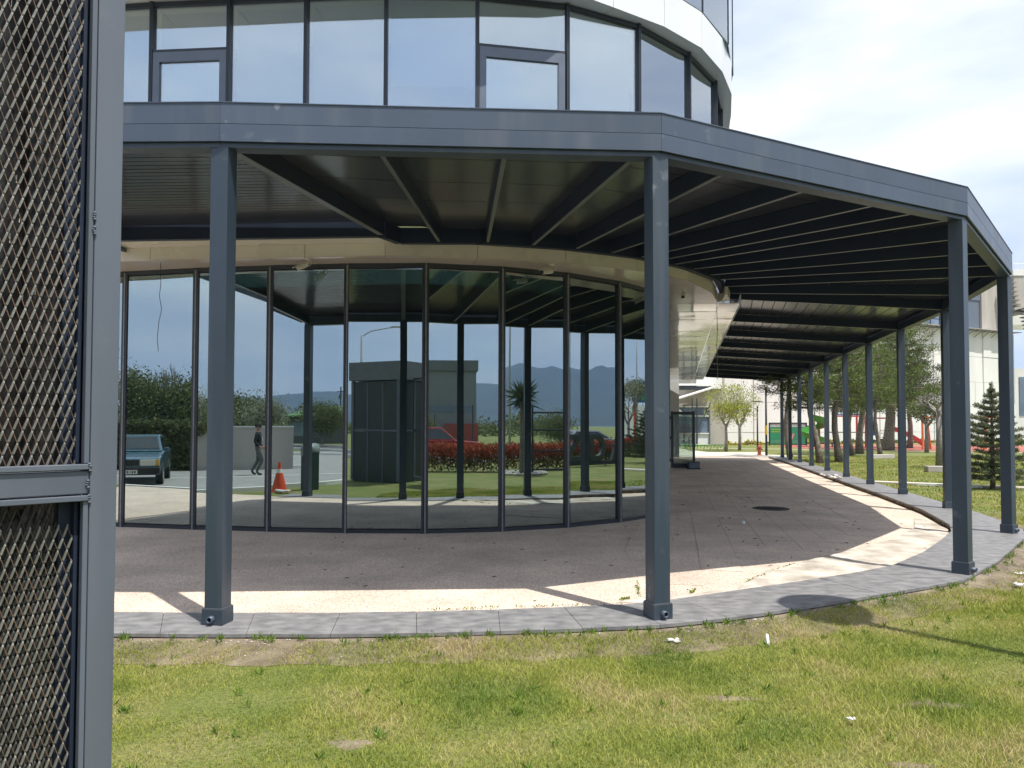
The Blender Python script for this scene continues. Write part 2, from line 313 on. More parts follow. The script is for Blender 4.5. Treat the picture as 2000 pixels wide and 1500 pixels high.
# ---------------------------------------------------------------- ground, hills
def lawn_material():
    m, N, L, b = node_mat('lawn_soil_and_turf')
    tc = N.new('ShaderNodeTexCoord')
    a = N.new('ShaderNodeTexNoise'); a.inputs['Scale'].default_value = 0.9; a.inputs['Detail'].default_value = 10; a.inputs['Roughness'].default_value = 0.65
    c = N.new('ShaderNodeTexNoise'); c.inputs['Scale'].default_value = 30; c.inputs['Detail'].default_value = 6
    L.new(tc.outputs['Object'], a.inputs['Vector']); L.new(tc.outputs['Object'], c.inputs['Vector'])
    r = N.new('ShaderNodeValToRGB'); e = r.color_ramp.elements
    e[0].position = 0.30; e[0].color = (0.085, 0.120, 0.022, 1); e[1].position = 0.68; e[1].color = (0.28, 0.235, 0.11, 1)
    k = e.new(0.5); k.color = (0.155, 0.185, 0.040, 1)
    mxn = N.new('ShaderNodeMath'); mxn.operation = 'MULTIPLY_ADD'; mxn.inputs[1].default_value = 0.35; L.new(c.outputs['Fac'], mxn.inputs[0])
    s2 = N.new('ShaderNodeMath'); s2.operation = 'MULTIPLY'; s2.inputs[1].default_value = 0.68; L.new(a.outputs['Fac'], s2.inputs[0]); L.new(s2.outputs[0], mxn.inputs[2])
    L.new(mxn.outputs[0], r.inputs[0]); L.new(r.outputs[0], b.inputs['Base Color']); b.inputs['Roughness'].default_value = 0.95
    bp = N.new('ShaderNodeBump'); bp.inputs['Strength'].default_value = 1.0; bp.inputs['Distance'].default_value = 0.05
    L.new(c.outputs['Fac'], bp.inputs['Height']); L.new(bp.outputs[0], b.inputs['Normal']); return m
lawnm = lawn_material()
b = MB(); b.add([(-3500, -3500, ZL), (3500, -3500, ZL), (3500, 3500, ZL), (-3500, 3500, ZL)], [(0, 1, 2, 3)])
structure(b.obj('ground', lawnm))
# hills and mountains as terrain far behind the camera
keys = [(-180, .028), (-170, .040), (-160, .038), (-152, .043), (-148, .036), (-142, .034), (-130, .022), (-110, .018), (-90, .016), (-40, .01), (0, .008), (40, .008), (68, .020), (80, .045), (93, .076), (95, .074), (97, .072), (99, .079), (110, .066), (122, .072), (125, .076), (127, .081), (129, .074), (140, .055), (151, .040), (154, .053), (157, .055), (160, .052), (168, .04), (180, .028)]
def elev(a):
    for (a0, e0), (a1, e1) in zip(keys, keys[1:]):
        if a0 <= a <= a1:
            t = (a - a0) / (a1 - a0); t = t * t * (3 - 2 * t); return e0 + (e1 - e0) * t
    return .01
nA, nR = 720, 9; hv = []
rr = [2050, 2250, 2450, 2650, 2850, 3000, 3120, 3250, 3400]; ff = [-.02, .10, .27, .47, .74, .93, 1.0, .7, -.02]
ph = [(rng.uniform(0, 6.28), k) for k in (7, 13, 23, 41, 67, 110)]
for i in range(nA):
    a = -180 + i * 0.5; e = elev(a)
    for j in range(nR):
        w = sum(math.sin(k * math.radians(a) + p + j * 1.3) / k for p, k in ph)
        w2 = sum(math.sin(k * math.radians(a) * 1.7 + p * 2 + j * 2.1) for p, k in ph) / 6
        z = 3120 * e * ff[j] * (1 + 0.16 * w2 * (0.25 if j == 6 else 1)) + (3120 * e * 0.10 * w if j == 6 else 0)
        hv.append((rr[j] * math.sin(math.radians(a)), rr[j] * math.cos(math.radians(a)), max(z, -1) if 0 < j < nR - 1 else -1))
hf = [(i * nR + j, ((i + 1) % nA) * nR + j, ((i + 1) % nA) * nR + j + 1, i * nR + j + 1) for i in range(nA) for j in range(nR - 1)]
mh = mat('wooded_mountain', (0.030, 0.046, 0.036), 0.95, 0, 0.35, 0.012, 0, None, col2=(0.050, 0.066, 0.046), detail=12)
b = MB(); b.v = hv; b.f = hf; b.mi = [0] * len(hf); structure(b.obj('hills', mh, smooth=True))

# paving under the pergola: a bed sheet, then slabs laid on it where joints can be made out
edge_in = [(-14, 6.7), (-6.6, 6.62)] + KI[1:]
wall_line = list(G); q = Vector(G[-1])
for k in range(24): wall_line.append(tuple(q + ROW * (1.17 * (k + 1))))
left_ext = [(-8.4, 13.0), (-9.5, 13.6), (-10.5, 14.3), (-11.4, 15.2)]
wall_full = left_ext[::-1] + wall_line
poly = edge_in + [(16.6, 50), (9.5, 50)] + [(9.2, 46)] + wall_full[::-1] + [(-14, 15)]
bm = bmesh.new()
vs = [bm.verts.new((p[0], p[1], 0)) for p in poly]; bm.faces.new(vs); bmesh.ops.triangulate(bm, faces=bm.faces[:])
for _ in range(3): bmesh.ops.subdivide_edges(bm, edges=[e for e in bm.edges if e.calc_length() > 1.2], cuts=1)
bmesh.ops.triangulate(bm, faces=bm.faces[:])
for v in bm.verts: v.co.z = zp(v.co.x, v.co.y)
bmesh.ops.recalc_face_normals(bm, faces=bm.faces)
for f in bm.faces:
    if f.normal.z < 0: f.normal_flip()
me = bpy.data.meshes.new('pavement'); bm.to_mesh(me); bm.free(); me.materials.append(pave)
pv = bpy.data.objects.new('pavement', me); COL.objects.link(pv); structure(pv)
# dark joint strips are gaps between slabs: slabs 9 mm proud of a dark bed
slab_poly = [(1.3, 7.3), (1.7, 7.35), (2.2, 7.65), (2.9, 8.66), (3.454, 9.25), (4.278, 10.0), (5.5, 11.25), (6.65, 12.75), (7.25, 14.0)] + KI[20:-1] + [(12.6, 40.5), (8.3, 40.5)] + [(wall_line[i][0] + .06, wall_line[i][1]) for i in range(len(wall_line) - 3, 7, -1)] + [(1.3, 12.3)]
bb = MB(); bb.prism([(p[0], p[1]) for p in slab_poly], [zp(*p) + 0.001 for p in slab_poly], [zp(*p) + 0.002 for p in slab_poly])
rx, ry = ROW.x, ROW.y
pp = [(0.95, 7.03), (1.35, 7.2), (1.75, 7.36), (2.218, 7.66), (2.883, 8.68), (3.454, 9.29), (4.278, 10.06), (5.578, 11.35), (6.70, 12.85), (7.35, 14.1), (7.5, 14.0)] + KI[17:8:-1] + [(1.3, 7.06)]
cands = []
for j in range(-4, 90):
    for i in range(-10, 16):
        u0, v0 = i * 0.46, 7.0 + j * 0.92 * 0.5 * 2
        off = 0.0
        c = [(1.3 + (u0 + a) * ry + (v0 + bq - 7) * rx, 7.0 - (u0 + a) * rx + (v0 + bq - 7) * ry) for a, bq in ((0.004, 0.004), (0.456, 0.004), (0.456, 0.916), (0.004, 0.916))]
        if inpoly([p[0] for p in c], [p[1] for p in c], slab_poly).all() and math.hypot(c[0][0] - 7.3, c[0][1] - 14.0) > 1.2 and not inpoly([p[0] for p in c] + [(c[0][0] + c[2][0]) / 2], [p[1] for p in c] + [(c[0][1] + c[2][1]) / 2], pp).any(): cands.append(c)
cands.sort(key=lambda c: (c[0][0] ** 2 + c[0][1] ** 2))
for k, c in enumerate(cands[:300]):
    dz = random.uniform(0.004, 0.008)
    MB().prism(c, [zp(*p) + .001 for p in c], [zp(*p) + dz for p in c]).obj('paving_slab', pave, pv)
rest = MB()
for c in cands[300:]:
    dz = random.uniform(0.004, 0.008); rest.prism(c, [zp(*p) + .001 for p in c], [zp(*p) + dz for p in c])
rest.obj('paving_slabs', pave, pv, kind='stuff')
# rough screed patch beside the curved kerb
bm = bmesh.new(); vs = [bm.verts.new((p[0], p[1], 0)) for p in pp]; bm.faces.new(vs); bmesh.ops.triangulate(bm, faces=bm.faces[:])
for _ in range(5): bmesh.ops.subdivide_edges(bm, edges=[e for e in bm.edges if e.calc_length() > 0.12 and not e.is_boundary], cuts=1); bmesh.ops.triangulate(bm, faces=bm.faces[:])
from mathutils import noise
for v in bm.verts:
    h = noise.noise(v.co * 2.3) * 0.014 + noise.noise(v.co * 9) * 0.009
    v.co.z = zp(v.co.x, v.co.y) + (0.022 + h if not v.is_boundary else 0.003)
for f in bm.faces:
    f.smooth = True
bmesh.ops.recalc_face_normals(bm, faces=bm.faces)
if sum(f.normal.z for f in bm.faces) < 0: bmesh.ops.reverse_faces(bm, faces=bm.faces)
me = bpy.data.meshes.new('concrete_patch'); bm.to_mesh(me); bm.free(); me.materials.append(conc)
o = bpy.data.objects.new('concrete_patch', me); COL.objects.link(o); structure(o)
# kerb: mortar body, marble slabs on top as single pieces
kb = MB()
for i in range(len(KO) - 1):
    q4 = [KO[i], KO[i + 1], KI[i + 1], KI[i]]; cx = sum(p[0] for p in q4) / 4; cy = sum(p[1] for p in q4) / 4
    q4 = [(cx + (p[0] - cx) * 1.0, cy + (p[1] - cy) * 1.0) for p in q4]
    oo = [Vector(KO[i]), Vector(KO[i + 1])]; ii = [Vector(KI[i]), Vector(KI[i + 1])]
    q4 = [oo[0].lerp(ii[0], .03), oo[1].lerp(ii[1], .03), oo[1].lerp(ii[1], .97), oo[0].lerp(ii[0], .97)]
    kb.prism(q4, -0.16, -0.026)
kerb = structure(kb.obj('kerb', concside))
def resample(pl, step):
    out = [Vector(pl[0])]; acc = 0; cur = Vector(pl[0]); i = 1
    L_ = [0]
    for a, c in zip(pl, pl[1:]): L_.append(L_[-1] + (Vector(c) - Vector(a)).length)
    return L_
la = resample(KO, 1)
def at_len(pl, Ls, s):
    for i in range(len(pl) - 1):
        if s <= Ls[i + 1] or i == len(pl) - 2:
            t = (s - Ls[i]) / (Ls[i + 1] - Ls[i]); return t, i
s = 0.0
while s < la[-1] - 0.3:
    e = min(s + 0.655 + random.uniform(-.01, .01), la[-1]); cuts = [s + 0.002] + [x for x in la if s + .01 < x < e - .01] + [e - 0.002]
    A_, B_ = [], []
    for c in cuts:
        t, i = at_len(KO, la, c); A_.append(Vector(KO[i]).lerp(Vector(KO[i + 1]), t)); B_.append(Vector(KI[i]).lerp(Vector(KI[i + 1]), t))
    dz = random.uniform(-0.003, 0.0)
    poly_ = [tuple(p) for p in A_] + [tuple(p) for p in B_[::-1]]
    MB().prism(poly_, -0.026 + dz, 0.0 + dz).obj('kerb_slab', kerbm, kerb)
    s = e

# ---------------------------------------------------------------- pergola
pg = empty('pergola', (1.2, 6.5, 0), 'long anthracite steel pergola with sloping roof wrapping round the curved glass building', 'pergola')
pg.location = (0, 0, 0)
def post_dir(i):
    a = Vector(P[max(i - 1, 0)]); c = Vector(P[min(i + 1, len(P) - 1)])
    return math.atan2((c - a).y, (c - a).x)
ang = [0.0, math.radians(30), math.radians(-28), math.radians(70), math.radians(82)] + [math.atan2(ROW.y, ROW.x)] * 9
ang[1] = math.radians(-9); ang[2] = math.radians(20); ang[3] = math.radians(-48); ang[4] = math.radians(-55)
post0 = None
for i, p in enumerate(P):
    rz = ang[i]
    b = MB(); b.box((0, 0, 1.935), (0.15, 0.15, 3.87)); po = b.obj('post', steel, pg, bevel=0.004); po.location = (p[0], p[1], 0); po.rotation_euler = (0, 0, rz)
    sl_ = MB(); sl_.box((0, 0, 0.062), (0.178, 0.178, 0.124)); so = sl_.obj('base_sleeve', steel, po, bevel=0.003)
    MB().box((0, 0, 0.126), (0.166, 0.166, 0.010)).obj('sleeve_weld', flange, po)
    if i in (1, 2, 3, 4):
        # drain pipe stub at the foot of the post, on the face towards the lawn
        a0 = {1: -90, 2: -90, 3: 0, 4: 0}[i]
        d = Vector((math.cos(math.radians(a0)), math.sin(math.radians(a0)), 0))
        c = Vector((0, 0, 0.05)) + d * 0.085
        ring = MB(); sd = Vector((-d.y, d.x, 0))
        n = 20; vs = []
        for r_, k in ((0.026, 0), (0.026, 0.05), (0.019, 0.05), (0.019, 0.0)):
            for j in range(n):
                t = 2 * PI * j / n; vs.append(c + d * k + (sd * math.cos(t) + Vector((0, 0, 1)) * math.sin(t)) * r_)
        ring.add(vs, [(a * n + j, a * n + (j + 1) % n, (a + 1) * n + (j + 1) % n, (a + 1) * n + j) for a in range(3) for j in range(n)])
        ring.obj('drain_pipe', fasc, po, smooth=True)
        blk = MB(); blk.add([c + d * 0.012 + (sd * math.cos(2 * PI * j / n) + Vector((0, 0, 1)) * math.sin(2 * PI * j / n)) * 0.0188 for j in range(n)], [tuple(range(n))])
        blk.obj('pipe_mouth', dark, po)
    if i:
        pass
# outward normals and mitred offset lines
def offset_line(pl, d):
    out = []
    for i in range(len(pl)):
        a = Vector(pl[max(i - 1, 0)]); p = Vector(pl[i]); c = Vector(pl[min(i + 1, len(pl) - 1)])
        n1_ = (p - a); n2_ = (c - p)
        n1_ = Vector((n1_.y, -n1_.x)).normalized() if n1_.length > 1e-6 else None
        n2_ = Vector((n2_.y, -n2_.x)).normalized() if n2_.length > 1e-6 else None
        if n1_ is None: n1_ = n2_
        if n2_ is None: n2_ = n1_
        m_ = (n1_ + n2_).normalized(); out.append(p + m_ * (d / max(.3, m_.dot(n1_))))
    return out
PE = [Vector(p) for p in P]
PE[0] = Vector((-6.06, 6.35)); PE.append(PE[-1] + ROW * 0.10); PE = [tuple(p) for p in (PE[:-2] + [PE[-1]])]
o1, o2, o3 = offset_line(PE, 0.085), offset_line(PE, 0.105), offset_line(PE, 0.075)
i1 = offset_line(PE, -0.065)
EP = 0.0012
for i in range(len(PE) - 1):
    for (za, zb, nm) in ((3.91, 4.052, 'fascia_sheet'), (4.056, 4.225, 'fascia_sheet')):
        a, c, d_, e_ = o1[i], o1[i + 1], o2[i + 1], o2[i]
        t = (Vector(c) - Vector(a)).normalized() * EP
        MB().prism([e_ + t, d_ - t, c - t, a + t], za, zb).obj(nm, fasc, pg)
    a, c, d_, e_ = i1[i], i1[i + 1], o3[i + 1], o3[i]
    t = (Vector(c) - Vector(a)).normalized() * EP
    MB().prism([e_ + t, d_ - t, c - t, a + t], 3.868, 4.03).obj('outer_beam', steel, pg)
    # top cap flashing
    a2, c2 = offset_line(PE, -0.10)[i], offset_line(PE, -0.10)[i + 1]
    e2, d2 = offset_line(PE, 0.112)[i], offset_line(PE, 0.112)[i + 1]
    MB().prism([e2, d2, c2, a2], 4.2255, 4.233).obj('cap_flashing', fasc, pg)
# inner line
IB = [(-5.72, 10.75), (-1.799, 10.478), (-1.596, 10.876), (-0.494, 10.883), (0.787, 11.222), (1.928, 11.798), (2.477, 12.245), (2.922, 12.643), (3.707, 13.669), (4.229, 15.114), (4.323, 15.603), (4.722, 15.855)]
ROW2 = Vector((10.341 - 4.722, 41.092 - 15.855)).normalized()
IB.append((10.2, 40.46))
for a, c in zip(IB, IB[1:]):
    a3 = (*a, 4.2); c3 = (*c, 4.2); d = Vector((c[0] - a[0], c[1] - a[1])).normalized(); n_ = Vector((d.y, -d.x)) * -0.05
    MB().beam((a[0] + n_[0], a[1] + n_[1], 4.2), (c[0] + n_[0] + d.x * .04, c[1] + n_[1] + d.y * .04, 4.2), 0.10, 0.22).obj('inner_beam', rafm, pg)
rows = []
rafts = [((-5.99, 6.35), (-5.62, 10.73), .08), ((-2.383, 6.28), (-1.80, 10.44), .085), ((-1.12, 6.34), (-1.04, 10.83), .045), ((-0.06, 6.40), (-0.35, 10.86), .045), ((1.06, 6.46), (.30, 11.03), .05),
         ((1.95, 6.87), (.95, 11.24), .05), ((2.9, 7.37), (1.50, 11.52), .05), ((3.83, 7.86), (2.0, 11.81), .05), ((4.40, 8.16), (2.3, 12.05), .05), ((4.929, 8.44), (2.62, 12.32), .05),
         ((5.6, 9.27), (3.0, 12.7), .05), ((6.25, 10.08), (3.4, 13.2), .05), ((6.9, 10.89), (3.7, 13.62), .05), ((7.498, 11.638), (3.97, 14.3), .05),
         ((8.04, 13.4), (4.22, 15.02), .05), ((8.562, 15.111), (4.45, 15.70), .05)]
for i in range(6, 14):
    p = Vector(P[i]); # perpendicular hit of inner line
    a = Vector(IB[-2]); n_ = Vector((-ROW2.y, ROW2.x)); w = (a - p); s_ = w.dot(n_); hit = p + n_ * s_
    rafts.append((tuple(p), tuple(hit), .05))
for (a, c, w) in rafts:
    A3 = Vector((*a, 3.895)); B3 = Vector((*c, 4.205)); d = (B3 - A3).normalized(); A3 = A3 + d * 0.075; B3 = B3 - d * 0.02
    MB().beam(A3 + Vector((0, 0, .004)), B3 + Vector((0, 0, .004)), w, 0.176).obj('rafter', rafm, pg)
    MB().beam(A3, B3, w - 0.004, 0.0035).obj('rafter_flange', flange, pg)
# ceiling boards between rafters
nb = [31] + [5] * 8 + [9] * 6 + [17] * 8
for k in range(len(rafts) - 1):
    (a0, c0, _), (a1, c1, _) = rafts[k], rafts[k + 1]
    n = nb[k]
    A0, C0, A1, C1 = Vector((*a0, 4.079)), Vector((*c0, 4.39)), Vector((*a1, 4.079)), Vector((*c1, 4.39))
    for j in range(n):
        t0 = j / n; t1 = (j + 1) / n; g = 0.014 / max(.5, (C0 - A0).length)
        t1b = t1 - g * 1.2
        v = [A0.lerp(C0, t0), A1.lerp(C1, t0), A1.lerp(C1, t1b), A0.lerp(C0, t1b)]
        if k == 0: v = [x + Vector((0, 0, random.uniform(-.001, .001))) for x in v]
        vs = v + [x + Vector((0, 0, .012)) for x in v]
        o = MB(); o.add(vs, [(3, 2, 1, 0), (4, 5, 6, 7), (0, 1, 5, 4), (1, 2, 6, 5), (2, 3, 7, 6), (3, 0, 4, 7)]); o.obj('ceiling_board', steel_in, pg)
    v = [A0, A1, C1 + Vector((0, 0, 0)), C0]; v = [x + Vector((0, 0, .014)) for x in v]
    vs = v + [x + Vector((0, 0, .03)) for x in v]
    o = MB(); o.add(vs, [(3, 2, 1, 0), (4, 5, 6, 7), (0, 1, 5, 4), (1, 2, 6, 5), (2, 3, 7, 6), (3, 0, 4, 7)]); o.obj('roof_sheet', rafm, pg)
a, c, _ = rafts[-1]
MB().beam((*a, 3.90), (*c, 4.15), .12, .33).obj('end_fascia', rafm, pg)
a, c, _ = rafts[0]
MB().beam((a[0] - .07, a[1] + .2, 3.91), (c[0] - .35 + .2, c[1] + 1.0, 4.2), .03, .32).obj('end_fascia', fasc, pg)

# ---------------------------------------------------------------- curved building
bd = empty('curved_office_building', (0, 0, 0), 'curved office building with reflective glass storeys and white panel bands behind the pergola', 'building')
def seg_box(b, a, c, z0, z1, t_in, t_out, shrink=0.0):
    a = Vector(a); c = Vector(c); d = (c - a).normalized(); n_ = Vector((d.y, -d.x))
    a = a + d * shrink; c = c - d * shrink
    b.prism([a + n_ * t_out, c + n_ * t_out, c - n_ * t_in, a - n_ * t_in], z0, z1); return b
WL = wall_full; off = len(left_ext)
blindm = mat('white_roller_blind', (0.86, 0.88, 0.87), 0.85, 0, 0.03, 2)
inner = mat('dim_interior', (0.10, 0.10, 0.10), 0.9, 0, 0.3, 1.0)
for i in range(len(WL) - 1):
    a, c = Vector(WL[i]), Vector(WL[i + 1]); gi = i - off; L_ = (c - a).length
    th = math.atan2((c - a).y, (c - a).x); mid = (a + c) / 2
    near = gi <= 9 and gi >= -1
    z0 = 0.0 + zp(*mid) + (0.01)
    yaw = math.radians(YAW.get(gi, 0))
    b = MB(); b.box((0, 0, 0), (L_ - 0.05, 0.012, 3.90 - z0)); g = b.obj('window_pane', glass1, bd)
    nn = Vector(((c - a).y, -(c - a).x)).normalized()
    g.location = (mid.x + nn.x * 0.02, mid.y + nn.y * 0.02, (3.96 + z0) / 2 + .03); g.rotation_euler = (0, 0, th + yaw)
    seg_box(MB(), a, c, z0 - .03, z0 + 0.045, .05, .03, 0.013).obj('bottom_rail', frame, bd)
    seg_box(MB(), a, c, 3.975, 4.045, .05, .035, 0.013).obj('top_rail', frame, bd)
    m_ = MB(); d = (c - a).normalized()
    m_.box((a.x, a.y, (z0 + 4.0) / 2), (0.020, 0.104, 4.04 - z0), th); m_.obj('joint_seal', gasket, bd)
    m_ = MB()
    for s_ in ((-1, 1) if i else (1,)):
        m_ = MB()
        pth = a + d * 0.029 if s_ > 0 else a - (a - Vector(WL[i - 1])).normalized() * 0.029 if i else a
        th2 = th if s_ > 0 else (math.atan2((a - Vector(WL[i - 1])).y, (a - Vector(WL[i - 1])).x) if i else th)
        m_.box((pth.x, pth.y, (z0 + 4.0) / 2), (0.036, 0.088, 4.035 - z0), th2); m_.obj('mullion', frame, bd)
# dim interior behind the ground floor glass
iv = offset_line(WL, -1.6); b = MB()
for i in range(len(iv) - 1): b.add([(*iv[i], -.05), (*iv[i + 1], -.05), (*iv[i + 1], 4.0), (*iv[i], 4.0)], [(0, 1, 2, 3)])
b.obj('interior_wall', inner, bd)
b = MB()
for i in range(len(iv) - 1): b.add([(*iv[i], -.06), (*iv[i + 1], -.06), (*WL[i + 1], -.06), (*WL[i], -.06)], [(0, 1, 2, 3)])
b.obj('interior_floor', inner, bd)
# curtains behind the panes at the left
for gi, t0, t1 in ((1, 0.02, 0.38), (2, 0.0, 0.1), (0, .1, .9)):
    a, c = Vector(G[gi]), Vector(G[gi + 1]); d = (c - a); n_ = Vector((d.y, -d.x)).normalized()
    bq = MB(); k = 24; vs = []
    for j in range(k + 1):
        t = t0 + (t1 - t0) * j / k; p = a + d * t - n_ * (0.16 + 0.025 * math.sin(j * 1.9)); vs += [(p.x, p.y, 0.05), (p.x, p.y, 3.95)]
    bq.add(vs, [(2 * j, 2 * j + 2, 2 * j + 3, 2 * j + 1) for j in range(k)]); bq.obj('curtain', blindm, bd)
# ground floor fascia (white band) and soffit
FA = [(-9.6, 12.6), (-8.4, 12.05), (-7.25, 11.72), (-6.35, 11.50), (-5.391, 11.364), (-4.2, 11.24), (-3.03, 11.136), (-1.839, 11.025), (-0.505, 11.149), (0.805, 11.489), (1.972, 12.049), (2.951, 12.848), (3.662, 14.028), (4.087, 15.193)]
beige = mat('aged_beige_composite_panel', (0.66, 0.62, 0.53), 0.28, 0, 0.06, 1.2, 0.02, 5, spec=0.6)
for i in range(len(FA) - 1):
    seg_box(MB(), FA[i], FA[i + 1], 4.06, 4.235, .02, 0, 0.004).obj('fascia_panel', beige, bd)
    a, c = Vector(FA[i]), Vector(FA[i + 1])
# soffit between glass line and fascia line: panel pieces
def nearest(pl, p):
    best = None
    for a, c in zip(pl, pl[1:]):
        a = Vector(a); c = Vector(c); t = max(0, min(1, (Vector(p) - a).dot(c - a) / (c - a).length_squared)); q = a.lerp(c, t)
        if best is None or (q - Vector(p)).length < best[0]: best = ((q - Vector(p)).length, q)
    return best[1]
NR = [nearest(WL, p) for p in FA]
NR[-1] = Vector((2.92, 15.25)); NR[-2] = Vector((2.72, 14.5)); NR[-3] = Vector((2.35, 13.6))
for i in range(len(FA) - 1):
    a, c = Vector(FA[i]), Vector(FA[i + 1]); d = (c - a).normalized() * 0.004
    na = NR[i] + (NR[i] - a).normalized() * .06; nc = NR[i + 1] + (NR[i + 1] - c).normalized() * .06
    MB().prism([a + d, c - d, nc - d, na + d], 4.045, 4.058).obj('soffit_panel', soff, bd)
# straight soffit: inner panels and outer strip, 1.2 m modules with small tilts
e0, e1 = Vector((4.135, 15.30)), Vector((9.60, 40.5)); s0, s1 = Vector((4.56, 15.25)), Vector((10.10, 40.6)); w0, w1 = Vector((2.92, 15.27)), Vector((8.30, 40.9))
nS = 22
for j in range(nS):
    t0, t1 = j / nS + .0003, (j + 1) / nS - .0003
    for (p0, p1, q0, q1, m_, gp) in ((w0, w1, e0, e1, soff, .008), (e0, e1, s0, s1, soff, .008)):
        A_ = p0.lerp(p1, t0); B_ = p0.lerp(p1, t1); C_ = q0.lerp(q1, t1); D_ = q0.lerp(q1, t0)
        sh = (q0 - p0).normalized() * 0.006
        z = [4.05 + random.uniform(-.006, .006) for _ in range(4)]
        MB().prism([A_ + sh, D_ - sh, C_ - sh, B_ + sh], z, [q + .012 for q in z]).obj('soffit_panel', soff, bd)
b = MB()   # trim edge of the soffit strip and the folded end of the fascia
b.beam((s0.x, s0.y, 4.03), (s1.x, s1.y, 4.03), .012, .20); b.obj('soffit_edge_trim', white, bd)
b = MB(); b.prism([(4.087, 15.193), (4.20, 15.17), (4.28, 15.02), (4.02, 14.28), (3.98, 14.30), (4.12, 14.98)], 4.06, 4.235); b.obj('folded_flashing', beige, bd)
# flat panel over the left bay between inner beam and fascia
b = MB(); b.prism([(-5.62, 10.84), (-1.83, 10.58), (-1.62, 10.94), (-1.84, 11.04), (-3.03, 11.15), (-5.39, 11.38), (-7.25, 11.74), (-9.6, 12.62), (-9.6, 11.5), (-7.4, 11.1)], 4.24, 4.25); b.obj('soffit_panel', beige, bd)
b = MB(); b.prism([tuple(p) for p in FA] + [(4.1, 15.35), (2.9, 15.3)] + [tuple(p) for p in offset_line(WL, -1.0)[:13]][::-1], 4.237, 4.299); b.obj('floor_edge', beige, bd)

# first floor
G2 = [(-9.6, 12.1), (-8.5, 11.5), (-7.4, 11.12), (-6.25, 10.88), (-5.111, 10.743), (-3.983, 10.647), (-2.875, 10.553), (-1.752, 10.473), (-0.496, 10.52), (0.763, 10.763), (1.859, 11.305), (2.807, 12.17), (3.5, 13.177), (3.918, 14.365), (4.12, 15.35)]
q = Vector(G2[-1])
for k in range(20): G2.append(tuple(q + ROW * (1.22 * (k + 1))))
BO = [(-9.9, 11.4), (-8.8, 10.82), (-7.65, 10.42), (-6.4, 10.18), (-5.2, 10.04), (-4.05, 9.94), (-2.9, 9.86), (-1.75, 9.78), (-0.45, 9.92), (0.55, 10.28), (1.444, 10.828), (2.284, 11.362), (3.008, 12.018), (3.556, 12.829), (3.965, 13.712), (4.216, 14.627), (4.46, 15.7)]
q = Vector(BO[-1])
for k in range(20): BO.append(tuple(q + ROW * (1.22 * (k + 1))))
bluem = mat('spandrel_white_panel', (0.72, 0.73, 0.73), 0.4, 0, 0.04, 1)
roller = {}
for i in range(len(G2) - 1):
    a, c = G2[i], G2[i + 1]; A_, C_ = Vector(a), Vector(c); d = (C_ - A_).normalized(); n_ = Vector((d.y, -d.x)); th = math.atan2(d.y, d.x)
    seg_box(MB(), a, c, 4.46, 4.80, .10, 0.0, 0.002).obj('spandrel_panel', bluem, bd)
    if i > 16:
        if i % 2 == 0: pass
    near = 2 <= i <= 16
    mid = (A_ + C_) / 2; L_ = (C_ - A_).length
    w = MB(); w.box((mid.x + n_.x * .0, mid.y + n_.y * .0, 6.19), (L_ - .04, .012, 2.74), th); w.obj('window_pane', glass2, bd)
    seg_box(MB(), a, c, 4.80, 4.86, .06, .03, .02).obj('bottom_rail', frame, bd)
    seg_box(MB(), a, c, 7.53, 7.592, .06, .035, .02).obj('top_rail', frame, bd)
    m_ = MB(); m_.box((a[0], a[1], 6.2), (0.05, 0.12, 2.785), th); m_.box((a[0] + n_.x * .062, a[1] + n_.y * .062, 6.2), (0.008, 0.006, 2.78), th); m_.obj('mullion', frame, bd)
    if i in (4, 8):   # opening sash with transom and heavy frame
        f_ = MB()
        seg = lambda z0, z1, s0_, s1_: f_.prism([A_ + d * s0_ + n_ * .05, A_ + d * s1_ + n_ * .05, A_ + d * s1_ - n_ * .01, A_ + d * s0_ - n_ * .01], z0, z1)
        e_ = L_ - .03
        seg(6.72, 6.86, .03, e_); seg(4.9, 6.72, .03, .125); seg(4.9, 6.72, e_ - .095, e_)
        f_.obj('opening_sash', frame_l, bd)
        f2 = MB(); f2.prism([A_ + d * .03 + n_ * .045, A_ + d * e_ + n_ * .045, A_ + d * e_ - n_ * .01, A_ + d * .03 - n_ * .01], 6.862, 6.90); f2.obj('transom', frame, bd)
        f3 = MB(); f3.box((mid.x - n_.x * .0 + n_.x * .012, mid.y + n_.y * .012, 5.8), (L_ - .23, .01, 1.84), th); f3.obj('sash_glass', glass2, bd)
    # blind behind pane
    drop = {4: 4.9, 5: 4.9, 6: 4.9, 7: 6.35, 8: 4.9, 9: 5.0, 10: 4.9, 11: 6.1, 12: 4.9}.get(i, 4.9)
    topb = {7: 7.55, 10: 7.55}.get(i, 7.5)
    MB().add([], [])
    s_ = MB(); k0, k1 = .05, L_ - .05
    if i == 11: k1 = L_ * .78
    q0, q1 = A_ + d * k0 - n_ * .13, A_ + d * k1 - n_ * .13
    s_.prism([q0, q1, q1 - n_ * .004, q0 - n_ * .004], drop, topb); s_.obj('roller_blind', blindm, bd)
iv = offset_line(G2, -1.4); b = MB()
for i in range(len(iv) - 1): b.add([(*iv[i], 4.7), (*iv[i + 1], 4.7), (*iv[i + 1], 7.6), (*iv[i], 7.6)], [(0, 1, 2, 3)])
b.obj('interior_wall', inner, bd)
